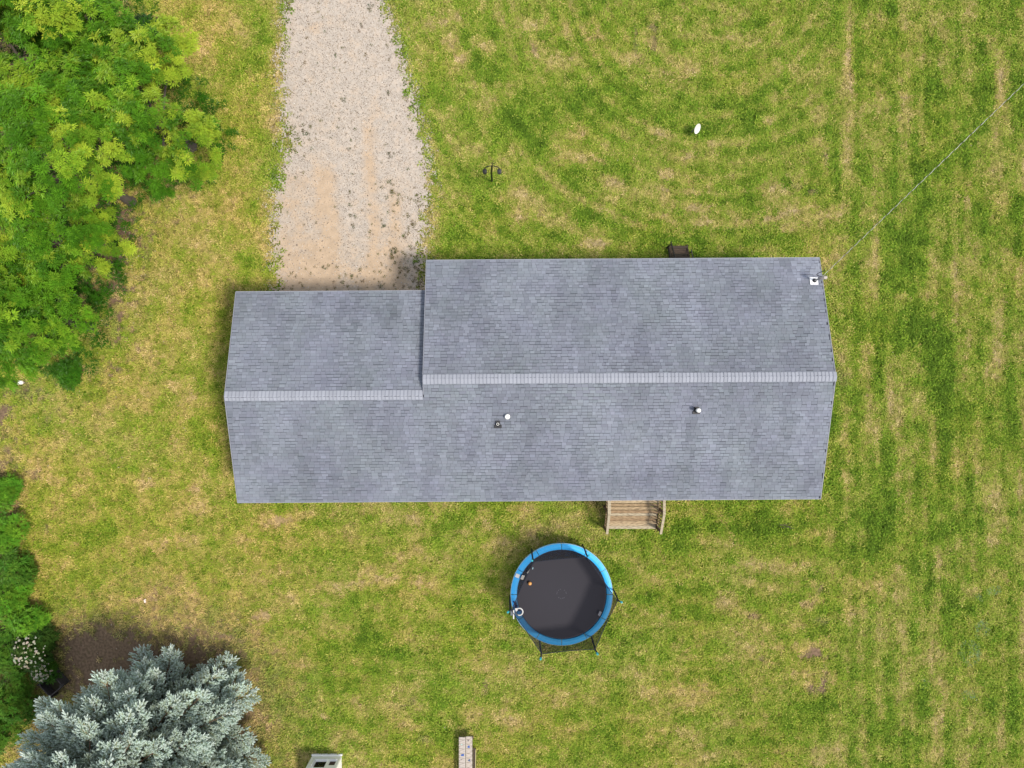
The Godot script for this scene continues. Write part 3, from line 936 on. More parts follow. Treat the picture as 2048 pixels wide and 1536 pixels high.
func build_back_deck() -> void:
	var deck := thing("back_deck", "weathered wooden deck landing with steps and slatted rails behind the house", "deck", Vector3(5.18, 0, 4.25))
	var boards := [wood(218, 192, 154, 1), wood(204, 176, 138, 2), wood(228, 206, 170, 3), wood(192, 162, 126, 4)]
	var pale := wood(226, 212, 184, 7)
	var dark := wood(128, 100, 80, 8)
	var h := 0.75
	var hw := 1.13
	# landing boards
	var z := 0.02
	var n := 0
	while z < 1.28:
		boxpart("deck_board", Vector3(rf(-0.01, 0.01), h - 0.015 + rf(-0.004, 0.004), z + 0.065), Vector3(hw * 2.0, 0.03, 0.122), boards[(n * 7 + 3) % 4], deck)
		z += 0.142
		n += 1
	var front := z
	# treads, two boards each
	for s in 3:
		var y := h - 0.19 * (s + 1)
		for k in 2:
			var m: Material = pale if (s == 0 and k == 0) or (s == 2 and k == 1) else boards[(s * 3 + k) % 4]
			boxpart("tread_board", Vector3(0.0, y, front + s * 0.26 + 0.068 + k * 0.128), Vector3(hw * 2.0 - 0.08, 0.035, 0.118), m, deck)
		boxpart("riser", Vector3(0, y + 0.085, front + s * 0.26 - 0.012), Vector3(hw * 2.0 - 0.1, 0.13, 0.02), dark, deck)
	for sx in [-1.0, 1.0]:
		var x: float = sx * (hw - 0.03)
		var st := st_new()
		add_beam(st, Vector3(x, h - 0.18, front - 0.06), Vector3(x, 0.04, front + 0.80), 0.04, 0.24)
		part("stringer", st, dark, deck)
		boxpart("joist", Vector3(sx * hw * 0.99, h - 0.12, front * 0.5), Vector3(0.04, 0.17, front), dark, deck)
		# posts and rails
		var rx: float = sx * (hw + 0.012)
		for pz in [0.12, front - 0.18]:
			boxpart("post", Vector3(rx, (h + 0.9) * 0.5, pz), Vector3(0.09, h + 0.9, 0.09), dark if pz > 0.5 else pale, deck)
		boxpart("post", Vector3(rx, 0.5, front + 0.72), Vector3(0.09, 1.0, 0.09), dark, deck)
		boxpart("handrail", Vector3(rx, h + 0.93, front * 0.5 - 0.10), Vector3(0.13 if sx < 0 else 0.11, 0.04, front - 0.06), pale, deck)
		st = st_new()
		add_beam(st, Vector3(rx, h + 0.90, front - 0.11), Vector3(rx, 1.0, front + 0.82), 0.10, 0.04)
		part("stair_rail", st, pale, deck)
		boxpart("bottom_rail", Vector3(rx, h + 0.12, front * 0.5 - 0.1), Vector3(0.04, 0.07, front - 0.06), boards[1], deck)
		st = st_new()
		add_beam(st, Vector3(rx, h + 0.10, front - 0.12), Vector3(rx, 0.26, front + 0.72), 0.04, 0.07)
		part("bottom_rail", st, boards[1], deck)
		for k in 8:
			var bz := 0.12 + (front - 0.3) * (k + 0.5) / 8.0
			boxpart("baluster", Vector3(rx, h + 0.5, bz), Vector3(0.035, 0.82, 0.05), boards[k % 4], deck)
		for k in 6:
			var t := (k + 0.5) / 6.0
			var bz := lerpf(front - 0.1, front + 0.7, t)
			var top := lerpf(h + 0.88, 1.05, t)
			var bot := lerpf(h + 0.10, 0.26, t)
			boxpart("baluster", Vector3(rx, (top + bot) * 0.5, bz), Vector3(0.035, top - bot, 0.05), boards[(k + 1) % 4], deck)

func build_front_steps() -> void:
	var s := thing("front_steps", "dark wooden front steps with a black metal railing, half under the front eave", "steps", Vector3(7.32, 0, -4.55))
	var dark := [wood(86, 72, 60, 21), wood(72, 64, 50, 22), wood(104, 86, 70, 23)]
	var pale := mat(s2l(214, 202, 180, KALB), 0.7)
	var iron := mat(Color(0.012, 0.012, 0.014), 0.5, 0.3)
	for k in 5:
		boxpart("landing_board", Vector3(0, 0.66 + rf(-0.003, 0.003), -0.08 - k * 0.135), Vector3(1.5, 0.03, 0.122), dark[k % 3], s)
	for k in 3:
		var y := 0.66 - 0.165 * (k + 1)
		for q in 2:
			boxpart("tread_board", Vector3(-0.05, y, -0.78 - k * 0.26 - q * 0.128), Vector3(0.78, 0.035, 0.118), dark[(k + q) % 3], s)
		boxpart("tread_nosing", Vector3(-0.05, y + 0.024, -0.74 - k * 0.26), Vector3(0.7, 0.012, 0.03), pale if k == 0 else dark[2], s)
	for sx in [-1.0, 1.0]:
		var st := st_new()
		add_beam(st, Vector3(-0.05 + sx * 0.40, 0.5, -0.7), Vector3(-0.05 + sx * 0.40, 0.04, -1.5), 0.04, 0.2)
		part("stringer", st, dark[0], s)
		boxpart("post", Vector3(sx * 0.73, 0.55, -0.68), Vector3(0.08, 1.1, 0.08), pale, s)
		boxpart("landing_rail", Vector3(sx * 0.73, 1.12, -0.33), Vector3(0.06, 0.05, 0.62), iron, s)
	# iron stair rail, left, and the plain one on the right
	for sx in [-1.0, 1.0]:
		var x: float = -0.05 + sx * 0.44
		var st := st_new()
		var a := Vector3(x, 1.5 if sx < 0 else 1.05, -0.66)
		var b := Vector3(x + sx * (0.06 if sx < 0 else 0.02), 0.98 if sx < 0 else 0.62, -1.42 if sx < 0 else -1.15)
		add_tube(st, [a, b, b + Vector3(0, -0.05, -0.08)], [0.028], 8)
		part("handrail", st, iron if sx < 0 else mat(Color(0.035, 0.035, 0.03), 0.6), s)
		st = st_new()
		add_tube(st, [b, Vector3(b.x, 0.0, b.z)], [0.026], 8)
		part("newel", st, iron, s)
		if sx < 0:
			st = st_new()
			add_tube(st, [a - Vector3.UP * 0.72, b - Vector3.UP * 0.72], [0.018], 6)
			part("lower_rail", st, iron, s)
			for k in 7:
				var p := a.lerp(b, (k + 0.5) / 7.0)
				st = st_new()
				add_tube(st, [p, p - Vector3.UP * 0.72], [0.011], 5)
				part("baluster", st, iron, s)


# ---------------------------------------------------------------- trampoline
func build_trampoline() -> void:
	var c := Vector3(2.12, 0, 8.98)
	var t := thing("trampoline", "round blue padded trampoline with black mat and safety net on the back lawn", "trampoline", c)
	var blue := mat(Color(0.032, 0.42, 0.90), 0.5)
	var blue2 := mat(Color(0.030, 0.40, 0.87), 0.5)
	var hem := mat(Color(0.32, 0.48, 0.56), 0.6)
	var matm := mat(Color(0.020, 0.019, 0.028), 0.85)
	var steel := mat(Color(0.35, 0.36, 0.38), 0.35, 0.8)
	var foam := mat(Color(0.008, 0.010, 0.022), 0.75)
	var capm := mat(Color(0.03, 0.33, 0.40), 0.4)
	var h := 0.86
	var ro := 2.18
	var ri := 1.905
	# jumping mat
	var st := st_new()
	var seg := 64
	for i in seg:
		var a := TAU * i / seg
		var b := TAU * (i + 1) / seg
		for k in 4:
			var r0 := 1.93 * k / 4.0
			var r1 := 1.93 * (k + 1) / 4.0
			var y0 := h - 0.03 - 0.05 * (1.0 - pow(k / 4.0, 2.0))
			var y1 := h - 0.03 - 0.05 * (1.0 - pow((k + 1) / 4.0, 2.0))
			var p := Vector3(cos(a) * r0, y0, sin(a) * r0); var q := Vector3(cos(b) * r0, y0, sin(b) * r0)
			var r := Vector3(cos(b) * r1, y1, sin(b) * r1); var s := Vector3(cos(a) * r1, y1, sin(a) * r1)
			if k == 0:
				tri(st, p, r, s)
			else:
				quad(st, p, q, r, s)
	part("jumping_mat", st, matm, t)
	# printed ring of marks in the mat's middle
	st = st_new()
	for i in 14:
		var a := TAU * i / 14.0 + rf(-0.1, 0.1)
		if rng.randf() < 0.6:
			var p := Vector3(cos(a) * 0.2, h - 0.074, sin(a) * 0.2)
			add_box(st, p, Vector3(rf(0.02, 0.035), 0.004, 0.016), Basis(Vector3.UP, -a))
	part("printed_marks", st, mat(Color(0.10, 0.10, 0.13), 0.7), t)
	# padding in twelve lengths
	for n in 12:
		st = st_new()
		var sub := 6
		for i in sub:
			var a := TAU * (n + i / float(sub)) / 12.0 + 0.006
			var b := TAU * (n + (i + 1) / float(sub)) / 12.0 - (0.006 if i == sub - 1 else 0.0)
			if i > 0:
				a -= 0.006
			var prof := [[ri, h - 0.02], [ri + 0.02, h + 0.022], [ri + 0.10, h + 0.045], [ro - 0.10, h + 0.045], [ro - 0.02, h + 0.02], [ro, h - 0.09]]
			for k in prof.size() - 1:
				var w := 0.006 * sin(n * 2.3 + i * 1.7 + k)
				quad(st, Vector3(cos(a) * prof[k][0], prof[k][1] + w, sin(a) * prof[k][0]), Vector3(cos(b) * prof[k][0], prof[k][1] + w, sin(b) * prof[k][0]), Vector3(cos(b) * prof[k + 1][0], prof[k + 1][1] + w, sin(b) * prof[k + 1][0]), Vector3(cos(a) * prof[k + 1][0], prof[k + 1][1] + w, sin(a) * prof[k + 1][0]))
		part("pad", st, blue if n % 2 == 0 else blue2, t)
	st = st_new()
	add_ring(st, Vector3(0, h + 0.008, 0), ro - 0.005, 0.012, 72, 6)
	part("pad_hem", st, hem, t)
	st = st_new()
	add_ring(st, Vector3(0, h - 0.08, 0), ro - 0.06, 0.035, 72, 8)
	part("frame_ring", st, steel, t)
	# legs, poles and caps
	var tops := []
	for n in 6:
		var a := deg_to_rad(-5.0 + 60.0 * n)
		var o := Vector3(cos(a), 0, sin(a))
		var side := Vector3(-sin(a), 0, cos(a))
		st = st_new()
		add_tube(st, [o * (ro - 0.10) + Vector3.UP * (h - 0.08), o * (ro - 0.22) + Vector3.UP * 0.03, o * (ro - 0.34) + Vector3.UP * 0.025 + side * 0.5, o * (ro - 0.25) + Vector3.UP * (h - 0.1) + side * 0.55], [0.024], 8)
		part("leg", st, steel, t)
		st = st_new()
		var p0 := o * (ro + 0.03) + Vector3.UP * 0.35
		var p1 := o * (ro + 0.045) + Vector3.UP * (h + 0.3)
		var p2 := o * (ro + 0.03) + Vector3.UP * (h + 0.9)
		var p3 := o * (ro + 0.02) + Vector3.UP * 2.3
		var p4 := o * (ro + 0.09) + Vector3.UP * 2.48
		add_tube(st, [p0, p1, p2, p3, p4], [0.034], 8)
		var pole := part("net_pole", st, foam, t)
		st = st_new()
		add_tube(st, [p4, p4 + o * 0.035 + Vector3.UP * 0.08, p4 + o * 0.045 + Vector3.UP * 0.11], [0.042, 0.045, 0.02], 10)
		part("pole_cap", st, capm, pole)
		tops.append(o * (ro - 0.02) + Vector3.UP * 2.36)
	# net
	var netm := StandardMaterial3D.new()
	netm.albedo_color = Color(0.003, 0.016, 0.11, 0.70)
	netm.transparency = BaseMaterial3D.TRANSPARENCY_ALPHA
	netm.roughness = 0.95
	netm.cull_mode = BaseMaterial3D.CULL_DISABLED
	for n in 6:
		var a0 := deg_to_rad(-5.0 + 60.0 * n)
		var a1 := a0 + deg_to_rad(60.0)
		st = st_new()
		var cols := 12
		var rows := 5
		var grid := []
		for j in rows + 1:
			var row := []
			for i in cols + 1:
				var f := i / float(cols)
				var a := lerpf(a0, a1, f)
				var lowp := Vector3(cos(a) * (ri - 0.015), h - 0.01, sin(a) * (ri - 0.015))
				var t0: Vector3 = tops[n]
				var t1: Vector3 = tops[(n + 1) % 6]
				var hip := t0.lerp(t1, f) - Vector3.UP * 0.10 * sin(f * PI)
				var k := j / float(rows)
				var inward := Vector3(cos(a), 0, sin(a)) * -0.05 * sin(k * PI)
				row.append(lowp.lerp(hip, k) + inward)
			grid.append(row)
		for j in rows:
			for i in cols:
				quad(st, grid[j][i], grid[j][i + 1], grid[j + 1][i + 1], grid[j + 1][i])
		var net := part("net", st, netm, t)
		st = st_new()
		add_tube(st, grid[rows], [0.014], 5)
		part("net_hem", st, foam, net)
	# labels
	var lab := mat(Color(0.72, 0.70, 0.68), 0.6)
	var an := atan2(1151.0 - 1188.8, 1035.0 - 1123.4)
	boxpart("sewn_label", Vector3(cos(an) * 2.05, h + 0.053, sin(an) * 2.05), Vector3(0.17, 0.006, 0.16), lab, t, Basis(Vector3.UP, -an))
	an += 0.02
	boxpart("sewn_label", Vector3(cos(an) * 1.83, h + 0.10, sin(an) * 1.83), Vector3(0.14, 0.008, 0.19), lab, t, Basis(Vector3.UP, -an).rotated(Vector3(-sin(an), 0, cos(an)), 0.5))
	an = atan2(1226.5 - 1188.8, 1201.0 - 1123.4)
	boxpart("sewn_label", Vector3(cos(an) * 1.80, h + 0.10, sin(an) * 1.80), Vector3(0.10, 0.008, 0.19), mat(Color(0.2, 0.2, 0.23), 0.7), t, Basis(Vector3.UP, -an).rotated(Vector3(-sin(an), 0, cos(an)), 0.4))
	# net doorway straps, gathered dark blue cloth
	var strap := mat(Color(0.008, 0.02, 0.13), 0.6)
	for q in [[3.02, 2.08, 2.9, 1.95], [2.98, 1.98, 2.86, 2.06], [2.92, 2.0, 2.78, 1.9]]:
		st = st_new()
		add_tube(st, [Vector3(cos(q[0]) * q[1], h + 0.10, sin(q[0]) * q[1]), Vector3(cos((q[0] + q[2]) * 0.5) * 2.02, h + 0.16, sin((q[0] + q[2]) * 0.5) * 2.02), Vector3(cos(q[2]) * q[3], h + 0.12, sin(q[2]) * q[3])], [0.03, 0.036, 0.03], 7)
		part("net_strap", st, strap, t)
	# shoes pocket on the upper left net
	an = atan2(1145.0 - 1188.8, 1054.0 - 1123.4)
	st = st_new()
	add_tube(st, [Vector3(cos(an) * 1.74, h + 0.05, sin(an) * 1.74), Vector3(cos(an + 0.12) * 1.74, h + 0.11, sin(an + 0.12) * 1.74)], [0.03, 0.02], 8)
	part("net_toggle", st, lab, t)
	st = st_new()
	add_tube(st, [Vector3(cos(an + 0.16) * 1.66, h + 0.05, sin(an + 0.16) * 1.66), Vector3(cos(an + 0.2) * 1.7, h + 0.1, sin(an + 0.2) * 1.7)], [0.022, 0.02], 8)
	part("net_toggle", st, hem, t)
	# basketball hoop on the left pole, a thing held by the trampoline
	var hp := gp(1038.5, 1223.5, 1.95)
	var hoop := thing("basketball_hoop", "white ring basketball hoop hung on the trampoline's left net pole", "basketball hoop", Vector3(hp.x, 0, hp.z))
	var wht := mat(Color(0.5, 0.5, 0.5), 0.5)
	st = st_new()
	add_ring(st, Vector3(0, 1.95, 0), 0.145, 0.028, 28, 8)
	part("rim", st, wht, hoop)
	st = st_new()
	for i in 10:
		var a := TAU * i / 10.0
		var b := TAU * (i + 1) / 10.0
		add_tube(st, [Vector3(cos(a) * 0.13, 1.94, sin(a) * 0.13), Vector3(cos(b) * 0.075, 1.7, sin(b) * 0.075)], [0.008], 4)
		add_tube(st, [Vector3(cos(b) * 0.13, 1.94, sin(b) * 0.13), Vector3(cos(a) * 0.075, 1.7, sin(a) * 0.075)], [0.008], 4)
	part("hoop_net", st, mat(Color(0.10, 0.24, 0.5), 0.7), hoop)
	boxpart("backboard", Vector3(-0.23, 2.06, 0.0), Vector3(0.035, 0.42, 0.34), mat(Color(0.10, 0.13, 0.22), 0.5), hoop)
	boxpart("backboard_edge", Vector3(-0.23, 2.285, 0.0), Vector3(0.05, 0.03, 0.36), wht, hoop)
	boxpart("bracket", Vector3(-0.31, 2.02, 0.01), Vector3(0.09, 0.10, 0.2), wht, hoop)
	boxpart("hook_plate", Vector3(-0.12, 1.96, -0.10), Vector3(0.1, 0.03, 0.1), wht, hoop)
	# ball
	var bp := gp(1059.8, 1167.0, h + 0.05)
	var ball := SphereMesh.new()
	ball.radius = 0.078
	ball.height = 0.156
	ball.radial_segments = 20
	ball.rings = 12
	var bo := put("ball", ball, mat(Color(0.62, 0.30, 0.09), 0.45), self)
	bo.position = Vector3(bp.x, h - 0.03 + 0.078, bp.z)
	tag(bo, "small orange ball lying on the trampoline's black mat", "ball")


# ---------------------------------------------------------------- small yard things
func build_small() -> void:
	# bird feeder pole
	var b := gp(984, 363)
	var f := thing("feeder_pole", "thin black shepherd's hook pole with two hanging feeders beside the driveway", "bird feeder", b)
	var iron := mat(Color(0.01, 0.012, 0.01), 0.5, 0.3)
	var st := st_new()
	add_tube(st, [Vector3(0, 0, 0), Vector3(0.01, 1.2, 0.0), Vector3(0.06, 2.2, 0.02)], [0.044, 0.04, 0.036], 8)
	part("pole", st, iron, f)
	for sx in [-1.0, 1.0]:
		st = st_new()
		var pts := []
		for i in 9:
			var a := PI * i / 8.0
			pts.append(Vector3(0.06 + sx * (0.15 - 0.15 * cos(a)), 2.18 + 0.16 * sin(a), 0.02 + 0.12 * i / 8.0))
		add_tube(st, pts, [0.02], 6)
		part("hook", st, iron, f)
		st = st_new()
		var p := Vector3(0.06 + sx * 0.3, 2.0, 0.15)
		add_tube(st, [p + Vector3.UP * 0.16, p + Vector3.UP * 0.04], [0.006], 4)
		add_tube(st, [p + Vector3.UP * 0.05, p, p - Vector3.UP * 0.02, p - Vector3.UP * 0.2, p - Vector3.UP * 0.22], [0.02, 0.095, 0.07, 0.07, 0.09], 10)
		part("feeder", st, mat(Color(0.012, 0.012, 0.012) if sx < 0 else Color(0.03, 0.03, 0.034), 0.4), f)
	st = st_new()
	for k in 4:
		var a := TAU * k / 4.0
		add_tube(st, [Vector3(0.08, 2.28, -0.02), Vector3(0.12 + 0.10 * cos(a), 2.36, -0.07 + 0.08 * sin(a))], [0.012], 5)
	part("finial", st, iron, f)
	# white dish
	var d := gp(1394.5, 257.5, 0.55)
	var dish := thing("satellite_dish", "small white oval dish on a short post in the front lawn", "dish", Vector3(d.x, 0, d.z))
	st = st_new()
	var ax := Vector3(0.72, 0.62, 0.52).normalized()
	var bs := aim(ax, 0.0)
	var rr := 0.205
	for i in 24:
		for k in 5:
			var p := []
			for q in [[0, 0], [1, 0], [1, 1], [0, 1]]:
				var a: float = TAU * (i + q[0]) / 24.0
				var r: float = rr * (k + q[1]) / 5.0
				p.append(Vector3(0, 0.55, 0) + bs * Vector3(cos(a) * r, r * r * 1.0 - 0.03, sin(a) * r))
			quad(st, p[3], p[2], p[1], p[0])
	part("reflector", st, mat(Color(0.56, 0.56, 0.54), 0.6), dish)
	st = st_new()
	add_ring(st, Vector3(0, 0.55, 0) + ax * (rr * rr - 0.03), rr, 0.009, 30, 6, bs)
	part("rim", st, mat(Color(0.74, 0.76, 0.72), 0.45), dish)
	st = st_new()
	add_tube(st, [Vector3(0, 0.5, 0) - ax * 0.06, Vector3(-0.10, 0.42, -0.05), Vector3(-0.10, 0.0, -0.05)], [0.025], 8)
	part("post", st, mat(Color(0.12, 0.12, 0.12), 0.5), dish)
	# white jug and black sheet under the trees
	var jp := gp(40, 765, 0.1)
	var jug := thing("plastic_jug", "white plastic jug lying at the edge of the leafy trees", "jug", Vector3(jp.x, 0, jp.z))
	st = st_new()
	add_tube(st, [Vector3(-0.13, 0.085, 0), Vector3(-0.11, 0.085, 0), Vector3(0.06, 0.085, 0), Vector3(0.11, 0.085, 0), Vector3(0.13, 0.085, 0)], [0.075, 0.085, 0.085, 0.065, 0.03], 14)
	part("body", st, mat(Color(0.8, 0.76, 0.74), 0.4), jug)
	st = st_new()
	add_tube(st, [Vector3(0.13, 0.085, 0), Vector3(0.165, 0.085, 0)], [0.03], 10)
	part("neck", st, mat(Color(0.5, 0.42, 0.40), 0.5), jug)
	st = st_new()
	var sheet := []
	for j in 9:
		var row := []
		for i in 15:
			var x := -0.33 + 0.66 * i / 14.0
			var z := -0.15 + 0.30 * j / 8.0
			var y := 0.05 + 0.09 * absf(noise_a.get_noise_2d(x * 500.0, z * 500.0)) * 2.0
			if j == 0 or j == 8 or i == 0 or i == 14:
				y = 0.012
			row.append(Vector3(x + noise_a.get_noise_2d(x * 900.0, z * 700.0) * 0.05, y, z + noise_b.get_noise_2d(x * 900.0, z * 2000.0) * 0.08))
		sheet.append(row)
	for j in 8:
		for i in 14:
			quad(st, sheet[j + 1][i], sheet[j + 1][i + 1], sheet[j][i + 1], sheet[j][i])
	var tp := gp(20, 766, 0.05)
	var tarp := part("plastic_sheet", st, mat(Color(0.012, 0.012, 0.013), 0.35), self)
	tarp.position = Vector3(tp.x, 0, tp.z)
	tag(tarp, "crumpled black plastic sheet lying left of the white jug", "plastic sheet")
	# playhouse
	var ph := thing("playhouse", "white plastic playhouse with open windows, cut by the bottom edge of the photo", "playhouse", Vector3(-8.11, 0, 16.28))
	var wp := mat(Color(0.88, 0.88, 0.87), 0.5)
	var wp2 := mat(Color(0.72, 0.73, 0.74), 0.45)
	var hw := 0.64
	var dep := 1.2
	var hh := 1.25
	st = st_new()
	# the wall with its two openings, in blocks round them: x from the left corner
	var cuts := [[-hw, -0.36, 0.0, hh], [0.12, 0.25, 0.0, hh], [0.52, hw, 0.0, hh], [-0.36, 0.12, 0.0, 0.48], [-0.36, 0.12, 1.01, hh], [0.25, 0.52, 0.0, 0.48], [0.25, 0.52, 0.84, hh]]
	for q in cuts:
		add_box(st, Vector3((q[0] + q[1]) * 0.5, (q[2] + q[3]) * 0.5, 0.03), Vector3(q[1] - q[0], q[3] - q[2], 0.06))
	part("front_wall", st, wp, ph)
	boxpart("back_wall", Vector3(0, hh * 0.5, dep), Vector3(hw * 2.0, hh, 0.06), wp, ph)
	for sx in [-1.0, 1.0]:
		boxpart("side_wall", Vector3(sx * (hw - 0.03), hh * 0.5, dep * 0.5 + 0.001), Vector3(0.06, hh, dep - 0.062), wp, ph)
	boxpart("base_trim", Vector3(0, 0.05, -0.02), Vector3(hw * 2.0 + 0.06, 0.1, 0.05), wp, ph)
	boxpart("wall_rib", Vector3(-0.06, 0.34, -0.012), Vector3(0.92, 0.05, 0.03), wp2, ph)
	boxpart("wall_rib", Vector3(-0.26, 0.28, -0.010), Vector3(0.25, 0.16, 0.025), wp, ph)
	boxpart("window_sill", Vector3(-0.12, 0.463, -0.02), Vector3(0.56, 0.03, 0.08), wp, ph)
	boxpart("window_sill", Vector3(0.385, 0.463, -0.02), Vector3(0.33, 0.03, 0.08), wp, ph)
	boxpart("shutter", Vector3(-0.40, 0.74, -0.05), Vector3(0.03, 0.5, 0.14), wp2, ph, Basis(Vector3.UP, 0.35))
	boxpart("window_screen", Vector3(0.385, 0.66, 0.05), Vector3(0.27, 0.36, 0.01), wood(96, 70, 60, 33), ph)
	boxpart("floor", Vector3(0, 0.03, dep * 0.5), Vector3(hw * 2.0 - 0.13, 0.04, dep - 0.1), mat(Color(0.06, 0.05, 0.04), 0.9), ph)
	st = st_new()
	for sx in [-1.0, 1.0]:
		var a := Vector3(sx * (hw + 0.03), hh - 0.02, 0.06); var bb := Vector3(0, hh + 0.35, 0.06)
		add_beam(st, a + Vector3(0, 0, dep * 0.5), bb + Vector3(0, 0, dep * 0.5), dep + 0.02, 0.04)
	part("roof", st, wp2, ph)
	# bench
	var bn := thing("plank_bench", "narrow two plank wooden bench dabbed with blue paint, at the bottom edge of the photo", "bench", Vector3(-2.0, 0, 16.2))
	var pl := [wood(222, 212, 204, 41), wood(228, 216, 204, 42)]
	var bh := 0.5
	for k in 2:
		boxpart("plank", Vector3(-0.155 + k * 0.30, bh - 0.02 + 0.004 * k, 0.0 - 0.03 * k), Vector3(0.28, 0.04, 1.86), pl[k], bn)
	var dw := wood(120, 104, 92, 44)
	for z in [-0.72, 0.72]:
		boxpart("cross_beam", Vector3(0, bh - 0.08, z), Vector3(0.5, 0.08, 0.05), dw, bn)
		for sx in [-1.0, 1.0]:
			var s2 := st_new()
			add_beam(s2, Vector3(sx * 0.2, bh - 0.06, z), Vector3(sx * 0.31, 0.0, z), 0.05, 0.08, Vector3.BACK)
			part("leg", s2, dw, bn)
	st = st_new()
	add_beam(st, Vector3(0.36, 0.16, -0.28), Vector3(0.36, 0.16, 0.85), 0.10, 0.025)
	part("side_board", st, dw, bn)
	st = st_new()
	add_beam(st, Vector3(0.42, 0.20, -0.26), Vector3(0.40, 0.20, 0.80), 0.03, 0.07)
	part("side_batten", st, mat(s2l(232, 222, 160, KALB), 0.7), bn)
	var inks := [mat(Color(0.015, 0.07, 0.28), 0.5), mat(Color(0.05, 0.08, 0.16), 0.5), mat(Color(0.10, 0.09, 0.10), 0.6), mat(Color(0.32, 0.45, 0.42), 0.6)]
	for q in [[937.5, 1494, 0.065, 0], [925, 1510, 0.075, 0], [938.5, 1521, 0.065, 1], [936.5, 1481.5, 0.04, 2], [922.5, 1519.5, 0.03, 2], [923.5, 1489, 0.04, 3]]:
		var p := gp(q[0], q[1], bh)
		st = st_new()
		var n := 14
		for i in n:
			var r0: float = q[2] * (0.8 + 0.35 * noise_a.get_noise_2d(i * 90.0, q[0] * 7.0) * 2.0)
			var r1: float = q[2] * (0.8 + 0.35 * noise_a.get_noise_2d(((i + 1) % n) * 90.0, q[0] * 7.0) * 2.0)
			var a0 := TAU * i / n
			var a1 := TAU * (i + 1) / n
			tri(st, Vector3.ZERO, Vector3(cos(a1) * r1, 0, sin(a1) * r1), Vector3(cos(a0) * r0, 0, sin(a0) * r0))
		var o := part("paint_mark", st, inks[q[3]], bn)
		o.position = Vector3(p.x + 2.0, bh + 0.009, p.z - 16.2)
	# twigs
	var tw := thing("fallen_branch", "bare fallen twigs on the grass right of the deck steps", "branch", gp(1572, 1050))
	var bark := mat(Color(0.07, 0.05, 0.04), 0.9)
	for q in [[-0.3, -0.06, 0.32, 0.08], [-0.1, 0.0, 0.2, -0.14], [-0.26, 0.1, 0.24, 0.02], [0.0, 0.02, 0.34, 0.16], [-0.34, 0.02, -0.02, -0.1]]:
		st = st_new()
		add_tube(st, [Vector3(q[0], 0.05, q[1]), Vector3((q[0] + q[2]) * 0.5, 0.08, (q[1] + q[3]) * 0.5 + 0.03), Vector3(q[2], 0.05, q[3])], [0.016, 0.012, 0.006], 5)
		part("twig", st, bark, tw)
	# timber bin between hedge and spruce
	var bin := thing("timber_bin", "dark weathered open timber bin between the hedge and the blue spruce", "compost bin", gp(107, 1366, 0.3) * Vector3(1, 0, 1), deg_to_rad(42.0))
	var grey := wood(84, 78, 78, 51)
	for k in 4:
		var bz := Basis(Vector3.UP, PI * 0.5 * k)
		for y in [0.09, 0.26, 0.43]:
			boxpart("board", bz * Vector3(0.03, y, 0.36), Vector3(0.86, 0.15, 0.035), grey, bin, bz)
		boxpart("post", bz * Vector3(0.31, 0.27, 0.31), Vector3(0.06, 0.54, 0.06), grey, bin, bz)
	boxpart("compost", Vector3(0, 0.08, 0), Vector3(0.64, 0.12, 0.64), mat(Color(0.022, 0.020, 0.006), 0.95), bin)
	# white scrap on the lawn
	st = st_new()
	add_box(st, Vector3(0, 0.05, 0), Vector3(0.07, 0.02, 0.12), Basis(Vector3.UP, 0.3))
	add_box(st, Vector3(0.02, 0.06, -0.08), Vector3(0.05, 0.02, 0.05), Basis(Vector3.UP, 0.8))
	var sc := part("paper_scrap", st, mat(Color(0.7, 0.6, 0.55), 0.8), self)
	sc.position = gp(291, 1202)
	tag(sc, "pale paper scrap on the lawn above the blue spruce", "scrap")


# ---------------------------------------------------------------- trees and shrubs
func leaflet(st: SurfaceTool, at: Vector3, dir: Vector3, len_: float, wide: float, col: Color) -> void:
	var side := dir.cross(Vector3.UP)
	if side.length() < 0.05:
		side = Vector3.RIGHT
	side = side.normalized()
	var droop := Vector3.DOWN * len_ * 0.18
	var m := at + dir * len_ * 0.45
	var fold := side.cross(dir).normalized() * wide * 0.18
	var e := at + dir * len_ + droop
	st.set_color(col)
	tri(st, at, m + side * wide * 0.5 + fold, e)
	tri(st, at, e, m - side * wide * 0.5 + fold)

func leaf_sprig(seed_: int, leaves: int, reach: float, len_: float, wide: float) -> ArrayMesh:
	var r := RandomNumberGenerator.new()
	r.seed = seed_
	var st := st_new()
	for i in leaves:
		var a := TAU * i / leaves * 1.0 + r.randf_range(-0.35, 0.35)
		var up := r.randf_range(0.15, 0.75)
		var dir := Vector3(cos(a), up, sin(a)).normalized()
		var k := r.randf_range(0.85, 1.18)
		var col := Color(k * r.randf_range(0.9, 1.1), k, k)
		var base := Vector3.UP * r.randf_range(-0.08, 0.08)
		var stem := base + dir * reach
		leaflet(st, stem, dir, len_, wide, col)
		for s in [-1.0, 1.0]:
			for q in [0.35, 0.75]:
				var sd: Vector3 = (dir + dir.cross(Vector3.UP).normalized() * s * r.randf_range(0.7, 1.1)).normalized()
				leaflet(st, base + dir * reach * q, sd, len_ * r.randf_range(0.7, 0.95), wide * 0.9, col)
	st.generate_normals()
	return st.commit()

var sprigs := []
var leafm: StandardMaterial3D
var barkm: StandardMaterial3D

